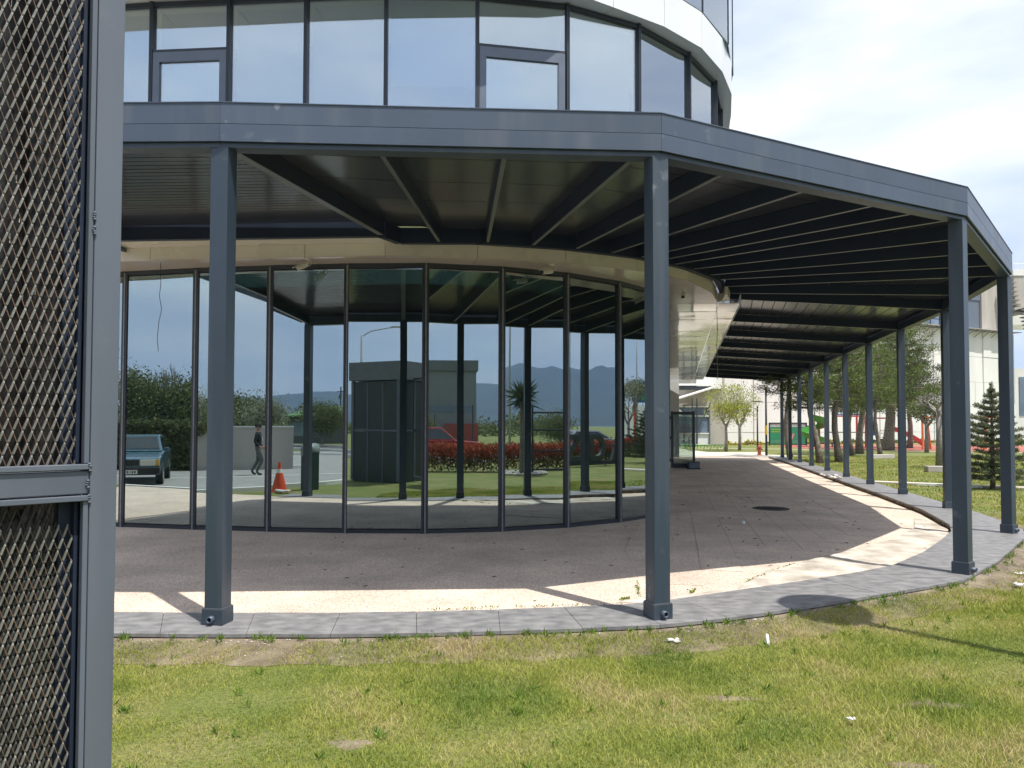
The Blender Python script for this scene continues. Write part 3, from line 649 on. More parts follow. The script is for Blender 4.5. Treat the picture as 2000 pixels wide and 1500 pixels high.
# white band above, with its soffit
for i in range(len(BO) - 1):
    seg_box(MB(), BO[i], BO[i + 1], 7.60, 8.18, .03, 0, .0035).obj('band_panel', white, bd)
    a, c = Vector(BO[i]), Vector(BO[i + 1]); d = (c - a).normalized() * .0035
    na, nc = nearest(G2, a), nearest(G2, c); na = na + (na - a).normalized() * .05; nc = nc + (nc - c).normalized() * .05
    n_ = Vector((d.y, -d.x)).normalized() * .032
    MB().prism([a + d - n_, c - d - n_, nc - d, na + d], 7.602, 7.62).obj('soffit_panel', white, bd)
    MB().prism([a + d - n_, c - d - n_, nc - d, na + d], 8.16, 8.178).obj('band_top', white, bd)
# second floor glass
G3 = [(p[0] + (0.22 if i > 8 else 0.05), p[1] - 0.12) for i, p in enumerate(G2)]
for i in range(len(G3) - 1):
    a, c = G3[i], G3[i + 1]; A_, C_ = Vector(a), Vector(c); d = (C_ - A_).normalized(); n_ = Vector((d.y, -d.x)); th = math.atan2(d.y, d.x)
    mid = (A_ + C_) / 2; L_ = (C_ - A_).length
    w = MB(); w.box((mid.x, mid.y, 9.7), (L_ - .04, .012, 3.0), th); w.obj('window_pane', glass2, bd)
    MB().box((a[0], a[1], 9.7), (0.035, 0.03, 3.02), th).obj('mullion', frame, bd)
    s_ = MB(); q0, q1 = A_ + d * .05 - n_ * .13, A_ + d * (L_ - .05) - n_ * .13
    s_.prism([q0, q1, q1 - n_ * .004, q0 - n_ * .004], 8.3, 11.1); s_.obj('roller_blind', blindm, bd)
    seg_box(MB(), a, c, 11.2, 11.8, .3, .03, 0).obj('band_panel', white, bd)
rf = MB()
rp_ = [(p[0], p[1]) for p in G3] + [(0, 42), (-14, 42), (-14, 16)]
rf.prism(rp_, 11.6, 11.78); rf.obj('roof', white, bd)
rf = MB(); rf.prism([(8.3, 41.0), (8.9, 40.9), (8.9, 40.97), (-2, 43)], -.1, 11.6); rf.obj('end_wall', bluem, bd)
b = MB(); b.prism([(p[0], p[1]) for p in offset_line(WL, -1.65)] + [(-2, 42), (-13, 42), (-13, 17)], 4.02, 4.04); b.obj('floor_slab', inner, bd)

# ---------------------------------------------------------------- lawn blades (one mass nobody could count)
bladem = leafmat('grass_blades', (0.100, 0.185, 0.020), (0.37, 0.385, 0.075), 0.30, 1.15, 0.6, c3=(0.54, 0.43, 0.23), isl=0.24, nzw=1.15, det=10)
def blades(name, cond, n, x0, x1, y0, y1, h, w, lean=0.5, lift=False):
    x = rng.uniform(x0, x1, n); y = rng.uniform(y0, y1, n)
    k = cond(x, y)
    x, y = x[k], y[k]; n = len(x)
    # clumps of different height
    f = np.zeros(n)
    for q in range(6):
        a = rng.uniform(0, 6.28); fr = (1.3, 2.1, 3.7, 6.1, 9.7, 15)[q]
        f += np.sin((x * math.cos(a) + y * math.sin(a)) * fr + rng.uniform(0, 6.28)) / (1 + q * .45)
    f = np.clip(0.85 + 0.20 * f, 0.30, 1.6)
    f = np.where(rng.uniform(size=n) < .05, f * 1.7, f)
    hh = h * f * rng.uniform(0.45, 1.35, n); ww = w * rng.uniform(.6, 1.3, n)
    t = rng.uniform(0, 2 * PI, n); e = np.stack([np.cos(t), np.sin(t), np.zeros(n)], 1)
    t2 = rng.uniform(0, 2 * PI, n); ln = hh * rng.uniform(0.05, lean * 1.9, n)
    dv = np.stack([np.cos(t2) * ln, np.sin(t2) * ln, np.zeros(n)], 1)
    base = np.stack([x, y, np.full(n, ZL - 0.004) + (0.062 * np.clip(1 - kerb_dist(x, y) / .45, 0, 1) if lift else 0)], 1)
    up = np.array([0, 0, 1.0])
    mid = base + dv * 0.35 + up * (hh * 0.6)[:, None]; tip = base + dv + up * hh[:, None]
    W = (ww / 2)[:, None] * e
    v = np.stack([base - W, base + W, mid - W * .75, mid + W * .75, tip], 1).reshape(-1, 3)
    i = np.arange(n) * 5
    f3 = np.concatenate([np.stack([i, i + 1, i + 3], 1), np.stack([i, i + 3, i + 2], 1), np.stack([i + 2, i + 3, i + 4], 1)])
    return np_mesh(name, v, f3, bladem, kind='stuff')
kerb_outer = [tuple(p) for p in offset_line(KO, 0.05)]
near_poly = [(-6.6, 3.2)] + [(p[0], p[1]) for p in kerb_outer[:20]] + [(14, 14), (14, 3.2)]
lawn_poly = near_poly
bare = [(-0.86, 4.15, .17, .10), (1.02, 4.55, .20, .07), (1.35, 4.85, .30, .08), (2.55, 4.75, .33, .10), (1.55, 4.72, .12, .06), (1.9, 5.28, .55, .07), (-1.6, 4.9, .22, .08), (0.1, 4.7, .13, .07), (2.0, 3.9, .2, .06), (-.3, 3.95, .2, .06), (3.1, 5.6, .3, .1)]
def bare_keep(x, y, keep):
    k = np.ones(len(x), bool)
    for bx, by, rx_, ry_ in bare:
        th_ = np.arctan2((y - by) / ry_, (x - bx) / rx_); w_ = 1 + .3 * np.sin(3 * th_ + bx * 9) + .2 * np.sin(7 * th_ + by * 5)
        d = (((x - bx) / rx_) ** 2 + ((y - by) / ry_) ** 2) / w_ ** 2 / 1.4
        k &= ~((d < 1.0) & (rng.uniform(size=len(x)) > keep + 0.75 * d))
    return k
def kerb_dist(x, y):
    d = np.full(len(x), 9.0)
    for a, c in zip(KO[:20], KO[1:20]):
        ax, ay = a; vx, vy = c[0] - ax, c[1] - ay; L2 = vx * vx + vy * vy
        t = np.clip(((x - ax) * vx + (y - ay) * vy) / L2, 0, 1); d = np.minimum(d, np.hypot(x - ax - t * vx, y - ay - t * vy))
    return d
def near_cond(x, y):
    k = inpoly(x, y, near_poly) & (y > 3.3) & (np.abs(x) < y * 0.72 + .3)
    d = kerb_dist(x, y)
    k &= (rng.uniform(size=len(x)) < np.clip((d - 0.02) / 0.16 + 0.22 * (np.sin(x * 7) + 1), 0.02, 1))
    return k & bare_keep(x, y, .50)
blades('lawn_grass', near_cond, 460000, -3.2, 5.6, 3.3, 7.9, 0.032, 0.0042, .8, True)
def mid_cond(x, y):
    return inpoly(x, y, near_poly[:-2] + [(22, 14.4), (22, 3)]) & (x > 4.2) & (x < y * .9 + 2.2)
blades('lawn_grass', mid_cond, 190000, 4, 12.5, 3.3, 15, 0.042, 0.009, .7)
right_edge = [tuple(p) for p in offset_line(KO[17:], 0.05)]
def far_cond(x, y):
    return inpoly(x, y, right_edge + [(16, 44), (34, 44), (34, 14), (9, 12)]) & (x < y * .72) & ~((y > 20.9 + (13.8 - x) * .72 - .3) & (y < 20.9 + (13.8 - x) * .72 + .55) & (x > 10.5))
blades('lawn_grass', far_cond, 130000, 8.5, 30, 12, 44, 0.05, 0.024, .6)
# dirt strip along the outside of the kerb, with crumbs
dirt = mat('dry_topsoil', (0.15, 0.115, 0.075), 0.97, 0, 0.3, 5, 0.9, 40, col2=(0.27, 0.22, 0.155), detail=12)
bo = offset_line(KO[:20], 0.0); bq = offset_line(KO[:20], 0.45)
bm = MB()
for i in range(len(bo) - 1):
    a, c, d, e = bo[i], bo[i + 1], bq[i + 1], bq[i]
    n = 6
    for j in range(n):
        t0, t1 = j / n, (j + 1) / n
        A_, B_, C_, D_ = e.lerp(d, t0), e.lerp(d, t1), a.lerp(c, t1), a.lerp(c, t0)
        def wob(p, k): return p + Vector((0, math.sin(p.x * 9 + p.y * 5) * .035 + math.sin(p.x * 23) * .015)) * k
        bm.add([(*wob(A_, 1), ZL + .003), (*wob(B_, 1), ZL + .003), (*C_, ZL + .064), (*D_, ZL + .064)], [(0, 1, 2, 3)])
structure(bm.obj('soil_strip', dirt))
for k, (bx, by, rx_, ry_) in enumerate(bare):
    if k not in (0, 2, 3, 8): continue
    rx_ *= .62; ry_ *= .62; n = 26; vs = [(bx, by, ZL + .010)]
    for j in range(n):
        t = 2 * PI * j / n; r_ = 1.05 + .22 * math.sin(3 * t + k) + .12 * math.sin(7 * t + 2 * k); vs.append((bx + rx_ * r_ * math.cos(t), by + ry_ * r_ * math.sin(t), ZL + .001))
    b = MB(); b.add(vs, [(0, j + 1, (j + 1) % n + 1) for j in range(n)])
    structure(b.obj('bare_soil', dirt, smooth=True))
# broad-leaved weeds and longer tufts in the turf and along the kerb
wm = leafmat('turf_weeds', (0.075, 0.15, 0.02), (0.20, 0.29, 0.04), .3, 5)
wc = []
for _ in range(170):
    x, y = rng.uniform(-2.8, 6.5), rng.uniform(3.6, 7.6)
    if inpoly([x], [y], near_poly)[0] and kerb_dist(np.array([x]), np.array([y]))[0] > .1: wc.append((x, y, 1.0))
for _ in range(120):
    i = rng.integers(2, 17); t = rng.uniform(); p = Vector(KO[i]).lerp(Vector(KO[i + 1]), t); a = (Vector(KO[i + 1]) - Vector(KO[i])).normalized(); q = p + Vector((a.y, -a.x)) * abs(rng.normal(.05, .04)); wc.append((q.x, q.y, 1.5))
V_ = []
for x, y, k in wc:
    n_ = 14; c = np.zeros((n_, 3)); c[:, 0] = x + rng.normal(0, .012, n_); c[:, 1] = y + rng.normal(0, .012, n_); c[:, 2] = ZL + .006 + (.055 if k > 1.2 else 0); V_.append((c, k))
cc = np.concatenate([c for c, k in V_]); up_ = np.concatenate([np.tile([0, 0, .9 * k], (len(c), 1)) for c, k in V_])
v, f = quads(cc, .055, .009, up_, .75); np_mesh('turf_weeds', v, f, wm, kind='stuff')
# small rubble, chips of plaster and twigs
def pebble_mesh(name, pts, smin, smax, m, kind='stuff', parent=None):
    V, F = [], []
    for (x, y, z) in pts:
        s_ = random.uniform(smin, smax); k = len(V); rz = random.uniform(0, 6)
        for (a, b_, c) in ((1, 0, 0), (-1, .2, .1), (.1, 1, 0), (0, -1, .1), (0.2, 0, .55), (0, 0, -.3)):
            a *= random.uniform(.7, 1.4); x1 = a * math.cos(rz) - b_ * math.sin(rz); y1 = a * math.sin(rz) + b_ * math.cos(rz)
            V.append((x + x1 * s_, y + y1 * s_, z + c * s_))
        for f in ((0, 2, 4), (2, 1, 4), (1, 3, 4), (3, 0, 4), (2, 0, 5), (1, 2, 5), (3, 1, 5), (0, 3, 5)): F.append(tuple(k + i for i in f))
    return np_mesh(name, np.array(V), np.array(F), m, parent=parent, kind=kind)
chipm = mat('white_plaster_chips', (0.62, 0.60, 0.56), 0.9, 0, 0.15, 20)
pts = []
while len(pts) < 420:
    x = random.uniform(-3.1, 6.5); i = random.randrange(2, 18); t = random.random(); p = Vector(KO[i]).lerp(Vector(KO[i + 1]), t); d = random.expovariate(1 / .10) + .02
    if d < .6 : pts.append((p.x + d * .4 * (i > 9), p.y - d, ZL + .004 + max(0, .062 * (1 - d / .45))))
pebble_mesh('plaster_crumbs', pts, .003, .011, chipm)
pts = [(random.gauss(0, .05) + 0, 0, 0) for _ in range(1)]
for k, (x, y, s_, lab) in enumerate([(1.24, 6.0, .045, 'white plaster lump on the grass in front of the second big post'), (5.35, 8.1, .07, 'white rubble lump against the kerb below the third post'), (5.75, 8.75, .05, 'pale rubble piece beside the curved kerb right of the third post'),
                                     (3.75, 5.55, .06, 'white crumpled scrap at the right edge of the lawn'), (1.93, 4.42, .022, 'small white chip on the grass below the bare soil patch')]):
    o = pebble_mesh('rubble_lump', [(x + random.uniform(-s_, s_), y + random.uniform(-s_ * .5, s_ * .5), ZL + .035 + random.uniform(0, .01)) for _ in range(7)], s_ * .35, s_ * .8, chipm, kind=None)
    tag(o, lab, 'rubble')
o = MB(); o.box((1.98, 6.0, ZL + .045), (.018, .018, .11), R=Matrix.Rotation(.35, 3, 'Y') @ Matrix.Rotation(-1.0, 3, 'X')); tag(o.obj('plastic_peg', paintw), 'thin white peg sticking out of the grass near the kerb', 'peg')
twig = mat('dry_twig', (0.06, 0.045, 0.035), .9, 0, .3, 20)
pts = []
b = MB()
for _ in range(170):
    x, y = random.uniform(-3, 7), random.uniform(6.9, 22)
    if not inpoly([x], [y], poly)[0]: continue
    a = random.uniform(-.5, .5); l = random.uniform(.01, .05) * (1 + y / 16); z = zp(x, y) + .012
    b.add([(x, y, z), (x + l * math.cos(a), y + l * math.sin(a), z + .004), (x + l * math.cos(a) * .5, y + l * math.sin(a) * .5 + .008, z + .012)], [(0, 1, 2)])
b.obj('dry_leaves', twig, kind='stuff')
weed = leafmat('weed_leaves', (0.10, 0.16, 0.02), (0.25, 0.30, 0.05), .3, 6)
wpts = []
for (x0, y0, x1, y1, n) in ((2.45, 8.05, 3.35, 9.15, 260), (1.0, 7.15, 1.1, 7.2, 60), (1.72, 7.45, 1.8, 7.6, 40), (1.2, 7.3, 1.3, 8.0, 60), (-.8, 6.72, 1.0, 7.0, 90), (8.7, 18.7, 10.6, 26.5, 160)):
    t = rng.uniform(0, 1, n); wpts.append(np.stack([x0 + (x1 - x0) * t, y0 + (y1 - y0) * t + rng.normal(0, .015, n), np.full(n, 0.0)], 1))
wp = np.concatenate(wpts); wp[:, 2] = [zp(a, b_) + .006 for a, b_ in wp[:, :2]]
v, f = quads(wp, .03, .012, np.tile([0, 0, .6], (len(wp), 1)), 1.0); np_mesh('joint_weeds', v, f, weed, kind='stuff')
# manhole cover
mh_ = empty('manhole_cover', (5.22, 15.54, zp(5.2, 15.5) + .006), 'round dark iron manhole cover set in the shaded paving', 'manhole cover')
iron = mat('cast_iron', (0.06, 0.062, 0.065), 0.6, 0.3, 0.3, 8, .1, 40)
b = MB(); b.lathe((0, 0, 0), [(.36, 0), (.36, .012), (.34, .013), (.33, .006), (.325, .012)], 28); b.obj('cover_plate', iron, mh_)
b = MB()
for i in range(-5, 6):
    for j in range(-5, 6):
        if i * i + j * j < 27: b.box((i * .055, j * .055, .015), (.03, .03, .008), PI / 4 * ((i + j) % 2))
b.obj('raised_tread', iron, mh_, kind='stuff')
pc = MB(); pc.lathe((3.9, 13.0, zp(3.9, 13)), [(.035, 0.0), (.038, .03), (.03, .05), (.012, .058)], 12); tag(pc.obj('paper_cup_lid', paintw), 'small white crumpled cup lying on the shaded paving', 'litter')

# ---------------------------------------------------------------- open mesh gate leaf at the left
gt = empty('mesh_gate_leaf', (0, 0, 0), 'grey steel gate leaf with expanded metal mesh, very close at the left', 'gate')
GD = Vector((0.666, 0.746, 0)).normalized(); GO = Vector((-1.30, 1.95, 0)); GN = Vector((GD.y, -GD.x, 0))
GR = Matrix((GD, -GN, Vector((0, 0, 1)))).transposed()
def gp(t, z, d=0.0): return GO + GD * t + GN * d + Vector((0, 0, z))
def gbox(t0, t1, z0, z1, d0, d1, nm, m=gatem, bev=.003):
    b = MB(); b.box(gp((t0 + t1) / 2, (z0 + z1) / 2, (d0 + d1) / 2), (t1 - t0, abs(d1 - d0), z1 - z0), R=GR); return b.obj(nm, m, gt, bevel=bev)
T0 = -2.42
gbox(.205, .275, -.06, 3.02, -.03, .03, 'stile'); gbox(T0 - .07, T0, -.06, 3.02, -.03, .03, 'stile')
gbox(T0, .205, 1.413, 1.475, -.026, .026, 'mid_rail')
gbox(T0, .205, 2.95, 3.02, -.03, .03, 'top_rail'); gbox(T0, .205, 0.0, .07, -.03, .03, 'bottom_rail')
# angle flanges that clamp the mesh
for z0, z1 in ((1.395, 1.410), (1.479, 1.494)): gbox(T0, .200, z0, z1, .012, .034, 'clamp_strip', gatem, .002)
for z0, z1 in ((1.495, 2.95), (.07, 1.394)): gbox(.190, .2035, z0, z1, .006, .028, 'clamp_strip', gatem, .002); gbox(.180, .190, z0, z1, -.028, -.006, 'clamp_angle', rafm, .002)
gbox(.150, .206, -.02, 2.98, -.046, -.034, 'backing_strip', rafm, 0)
# weld blobs
wb = MB()
for (t, z) in ((.203, 1.40), (.204, 1.485), (.203, 2.13), (.203, 2.17), (.204, .62), (.203, .66), (.2, 1.44)):
    wb.lathe((0, 0, 0), [(0, 0)], 3) if False else None
    c = gp(t, z, .03)
    for k in range(4): wb.lathe((c.x + random.uniform(-.003, .003), c.y, c.z + k * .006 - .009), [(.002, -.003), (.0045, 0), (.002, .004)], 7)
wb.obj('weld_beads', gatem, gt, kind='stuff')
def expanded(t0, t1, z0, z1, d, pw, ph, name, m1, m2, wide=.0050, thin=.0020, zoff=0.0):
    b = MB(); nz = int((z1 - z0) / (ph / 2)) + 2; nt_ = int((t1 - t0) / pw) + 2
    for j in range(-1, nz):
        for i in range(-1, nt_):
            tt = t0 + (i + (0.5 if j % 2 else 0)) * pw; zz = z0 + j * ph / 2 + zoff
            # strand '/' from node (tt,zz) to (tt+pw/2, zz+ph/2); strand '\' to (tt-pw/2, zz+ph/2)
            for sgn, w, mi_, dd in ((1, wide, 0, .0035), (-1, thin, 1, -.001)):
                ta, za, tb, zb = tt, zz, tt + sgn * pw / 2, zz + ph / 2
                if max(ta, tb) > t1 or min(ta, tb) < t0 or zb > z1 or za < z0: continue
                a = gp(ta, za, d); c = gp(tb, zb, d + dd * .4); e = (c - a).normalized(); sd = e.cross(GN).normalized()
                q1, q2 = a.lerp(c, .14), a.lerp(c, .86); up_ = GN * dd
                b.cur = mi_
                b.add([a - sd * w * .35, a + sd * w * .35, q1 + sd * w * .5 + up_, q1 - sd * w * .5 + up_, q2 + sd * w * .5 + up_, q2 - sd * w * .5 + up_, c + sd * w * .35, c - sd * w * .35,
                       q1 - GN * .002 - sd * w * .5, q2 - GN * .002 - sd * w * .5],
                      [(0, 1, 2, 3), (3, 2, 4, 5), (5, 4, 6, 7), (8, 3, 5, 9)])
            # node bond
            b.cur = 0; c = gp(tt, zz, d + .001)
            if t0 < tt < t1 and z0 < zz < z1:
                b.add([c + Vector((0, 0, .0065)), c - GD * .0028, c - Vector((0, 0, .0065)), c + GD * .0028], [(0, 1, 2, 3)])
    return b.obj(name, [m1, m2], gt, kind='stuff')
expanded(-1.0, .192, 1.488, 2.95, -.012, .0222, .0640, 'expanded_mesh', meshm, meshr)
expanded(-1.0, .180, .07, 1.352, -.012, .0222, .0640, 'expanded_mesh', meshm, meshr, zoff=.01)
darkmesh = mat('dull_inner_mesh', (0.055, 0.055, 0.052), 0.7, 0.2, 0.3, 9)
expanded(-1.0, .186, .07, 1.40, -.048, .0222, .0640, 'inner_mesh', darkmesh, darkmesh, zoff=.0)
# what is stacked behind the mesh: dark sheeting with folds and a few painted glints
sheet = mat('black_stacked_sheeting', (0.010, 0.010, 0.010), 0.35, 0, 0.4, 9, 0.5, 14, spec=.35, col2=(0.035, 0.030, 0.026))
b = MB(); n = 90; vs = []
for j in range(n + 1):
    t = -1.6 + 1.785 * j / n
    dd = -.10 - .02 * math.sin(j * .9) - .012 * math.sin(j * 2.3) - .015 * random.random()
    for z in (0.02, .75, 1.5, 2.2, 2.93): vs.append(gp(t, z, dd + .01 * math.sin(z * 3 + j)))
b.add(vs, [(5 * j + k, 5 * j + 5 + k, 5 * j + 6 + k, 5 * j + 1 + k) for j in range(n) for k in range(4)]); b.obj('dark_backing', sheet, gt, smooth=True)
b = MB()
for _ in range(70):
    t = random.uniform(-.35, .17); z = random.choice([random.uniform(1.9, 2.9), random.uniform(1.9, 2.15), random.uniform(1.0, 1.4), random.uniform(.4, .9)]); l = random.uniform(.008, .03)
    a = gp(t, z, -.075); b.add([a, a + GD * .0018, a + GD * .0022 + Vector((0, 0, l)), a + GD * .0004 + Vector((0, 0, l))], [(0, 1, 2, 3)])
b.obj('painted_glints', chipm, gt, kind='stuff')  # pale slivers painted in as glints, plaster chip colour reused

# ---------------------------------------------------------------- cctv cameras and hanging cables
camw = mat('camera_housing_offwhite', (0.62, 0.60, 0.53), 0.35, 0, 0.06, 20)
def cctv(x, y, z, rz, tilt, lab):
    r = empty('security_camera', (x, y, z), lab, 'security camera', 'security cameras under the soffit', rz)
    R = Matrix.Rotation(tilt, 3, 'Y')
    b = MB(); b.lathe((0, 0, -.012), [(.035, 0), (.04, .008), (.04, .0125)], 16); b.obj('mount_base', camw, r)
    b = MB(); b.tube([(0, 0, -.01), (0.0, 0, -.05), (.02, 0, -.075)], .011, 10); b.obj('bracket', camw, r, smooth=True)
    c = Vector((.085, 0, -.115)); b = MB(); b.box(c, (.19, .07, .065), R=R); b.obj('housing', camw, r, bevel=.012)
    b = MB(); b.box(c + R @ Vector((.022, 0, .040)), (.215, .082, .006), R=R); b.obj('sun_shield', camw, r, bevel=.002)
    b = MB(); b.box(c + R @ Vector((.0965, 0, 0)), (.006, .058, .054), R=R); b.obj('lens_window', dark, r, bevel=.004)
    b = MB(); b.tube([(0, .02, -.01), (-.05, .05, -.04), (-.03, .03, -.09), (0.01, 0, -.10)], .004, 6); b.obj('cable', camw, r)
    return r
cctv(-3.02, 11.27, 4.045, math.radians(205), math.radians(28), 'white bullet camera aiming left from the soffit over the left panes')
cctv(.60, 11.62, 4.045, math.radians(215), math.radians(12), 'bullet camera under the soffit edge above the middle panes')
cctv(3.08, 13.75, 4.045, math.radians(-105), math.radians(24), 'bullet camera hanging from the glossy soffit right of the second big post')
wire = mat('grey_cable', (0.20, 0.20, 0.20), .6, 0, .1, 9)
b = MB(); x0, y0 = 4.63, 15.9
pts = [(4.30 + .02, 15.75, 4.04), (4.28, 15.72, 3.6), (4.31, 15.75, 3.1)] + [(4.30 + .03 * math.sin(k * 1.7), 15.75, 3.1 - k * .10) for k in range(1, 6)]
pts = [(4.20, 15.7, 4.04), (4.21, 15.7, 3.6), (4.195, 15.7, 3.2), (4.215, 15.7, 3.05), (4.20, 15.7, 2.9), (4.215, 15.7, 2.72), (4.20, 15.7, 2.55)]
b.tube(pts, .0065, 6); tag(b.obj('hanging_cable', wire), 'thin grey cable hanging from the far corner of the glossy soffit', 'cable')
b = MB(); b.tube([(-5.30, 11.50, 4.05), (-5.29, 11.5, 3.7), (-5.31, 11.5, 3.55), (-5.27, 11.5, 3.33), (-5.31, 11.5, 3.15), (-5.33, 11.5, 2.9), (-5.31, 11.5, 2.7)], .0045, 6)
tag(b.obj('hanging_cable', dark), 'thin black wire dangling in front of the left glass pane', 'cable')

# ---------------------------------------------------------------- open glass door with stand, at the far wall
dr = empty('open_glass_door', (6.33, 30.6, 0), 'dark framed glass door standing open from the building wall under the pergola', 'door')
d_ = MB(); zb = zp(6.3, 30) + .02
for (x0, x1, z0, z1) in ((0, .09, 0, 2.25), (.86, .95, 0, 2.25)): d_.box(((x0 + x1) / 2, 0, zb + (z0 + z1) / 2), (x1 - x0, .06, z1 - z0))
d_.obj('stile', frame, dr)
d_ = MB(); d_.box((.475, 0, zb + 2.18), (.768, .058, .11)); d_.obj('top_rail', frame, dr); d_ = MB(); d_.box((.475, 0, zb + .09), (.768, .058, .18)); d_.obj('bottom_rail', frame, dr)
d_ = MB(); d_.box((.475, 0, zb + 1.15), (.77, .012, 1.95)); d_.obj('glass', glassd, dr)
d_ = MB(); d_.tube([(.80, -.03, zb + .85), (.70, -.08, zb + .85), (.70, -.08, zb + 1.25), (.80, -.03, zb + 1.25)], .014, 8); d_.obj('handle', frame, dr, smooth=True)
for z in (.3, 1.2, 2.0): MB().box((-.03, .0, zb + z), (.06, .07, .12)).obj('hinge', frame, dr)
ds = empty('door_stop_bin', (7.12, 30.15, zb - .01), 'low dark crate keeping the glass door open', 'crate')
b = MB(); b.box((0, 0, .14), (.42, .34, .24)); b.obj('box', frame_l, ds, bevel=.02); b = MB(); b.box((0, 0, .275), (.44, .36, .03)); b.obj('lid', frame, ds, bevel=.01); MB().box((0, 0, .01), (.5, .4, .02)).obj('foot', dark, ds)

# ---------------------------------------------------------------- plants
pinem = leafmat('pine_needles', (0.045, 0.085, 0.022), (0.20, 0.24, 0.065), .22, .6)
pined = leafmat('dark_pine_needles', (0.030, 0.050, 0.024), (0.095, 0.125, 0.055), .2, .6)
sprucem = leafmat('spruce_needles', (0.065, 0.095, 0.050), (0.23, 0.25, 0.13), .15, 2.0)
youngm = leafmat('young_yellow_green_leaves', (0.22, 0.27, 0.04), (0.46, 0.46, 0.09), .45, 1.5)
broadm = leafmat('broad_green_leaves', (0.065, 0.095, 0.030), (0.19, 0.20, 0.085), .3, .35)
blossm = leafmat('pale_blossom_leaves', (0.13, 0.15, 0.07), (0.42, 0.42, 0.32), .3, .5)
redm = leafmat('red_hedge_leaves', (0.17, 0.05, 0.025), (0.52, 0.13, 0.07), .3, 1.2)
hedgeg = leafmat('green_hedge_leaves', (0.07, 0.09, 0.03), (0.30, 0.16, 0.05), .3, 1.0)
def pine(x, y, h, R, z0, lab, seed, tr=.14, lean=(0, 0), m=None, nb_=60, group=None, tufts=7, needles=34, nl=.17, nw=.028, flat=.75):
    rs = random.Random(seed); r = empty('pine_tree', (x, y, ZL), lab, 'tree', group)
    lx, ly = lean; top = Vector((lx, ly, h)); b = MB()
    axis = lambda z: Vector((lx * (z / h) + .12 * math.sin(z * 1.3 + seed), ly * (z / h) + .1 * math.sin(z * .9), z))
    b.tube([axis(z) for z in [h * k / 9 for k in range(10)]], [tr * (1.25 if k == 0 else 1) * (1 - .085 * k) for k in range(10)], 10)
    b.obj('trunk', bark, r, smooth=True)
    br = MB(); C_, D_ = [], []
    for k in range(nb_):
        u = (k + .5) / nb_; z = z0 + (h - z0) * u; rad = R * (1 - u) ** .62 * (0.45 + .55 * min(1, u * 6 + .45)) * rs.uniform(.6, 1.12) + .12
        a = k * 2.399 + rs.uniform(-.4, .4); d = Vector((math.cos(a), math.sin(a), 0)); p0 = axis(z * .97)
        rise = rs.uniform(-.05, .28); pts = [p0 + d * rad * t + Vector((0, 0, rad * rise * t * t + .05 * math.sin(t * 5 + k))) for t in (0, .35, .7, 1)]
        br.tube(pts, [tr * .28 * (1 - u * .5), tr * .2, tr * .13, tr * .05], 5, cap=False)
        nt_ = max(2, int(tufts * (rad / R) * 1.3))
        for q in range(nt_):
            t = rs.uniform(.30, 1.05); c = pts[0].lerp(pts[-1], t) + Vector((rs.gauss(0, .16), rs.gauss(0, .16), rs.gauss(.05, .12))) * (R / 2.2)
            C_.append(c); D_.append((d * .6 + Vector((0, 0, .5))).normalized())
    br.obj('branches', bark, r)
    C_ = np.array(C_); D_ = np.array(D_); n = needles
    cc = np.repeat(C_, n, 0) + rng.normal(0, .11 * (R / 2.2) ** .5, (len(C_) * n, 3)) * np.array([1, 1, flat]); dd = np.repeat(D_, n, 0)
    v, f = quads(cc, nl, nw, dd * .7, .8); np_mesh('crown', v, f, m or pinem, r, kind='stuff')
    return r
gpn = 'pines between the walkway and the playground'
pine(13.95, 35.1, 6.8, 2.1, 2.5, 'pine with a leaning trunk nearest the far end of the pergola posts', 1, .15, (-.5, .3), group=gpn, nb_=64, tufts=9)
pine(15.3, 36.2, 7.0, 2.2, 2.5, 'pine close behind the leaning one, thick trunk and yellow-green crown', 2, .17, (.2, .1), group=gpn, nb_=64, tufts=9)
pine(19.5, 44.3, 8.4, 2.7, 2.6, 'pine with a mottled trunk in front of the red slide', 3, .2, (.1, .2), group=gpn, nb_=70, tufts=9, nl=.2, nw=.034)
pine(21.6, 47.6, 9.2, 2.7, 2.6, 'taller pine right behind the red slide', 4, .22, (.3, 0), group=gpn, nb_=70, tufts=9, nl=.2, nw=.034)
pine(26.4, 53.8, 10.6, 4.0, 3.0, 'largest pine, with the thickest trunk, on the edge of the red playground', 5, .38, (.2, 0), group=gpn, nb_=100, tufts=12, nl=.25, nw=.042)
pine(30.8, 59.5, 8.0, 3.2, 2.8, 'dark pine behind the orange swing posts', 6, .2, (0, 0), pined, group=gpn, nb_=60, tufts=9, nl=.25, nw=.045)
pine(20.1, 42.2, 6.2, 1.5, 3.0, 'slim pine with a straight pale trunk rising from a concrete block', 8, .12, (0, 0), group=gpn, nb_=40, tufts=6)
pine(15.0, 41.6, 7.5, 2.0, 3.6, 'dark pine partly hidden by the farthest posts of the pergola', 9, .14, (-.2, 0), pined, group=gpn, nb_=44, tufts=7)
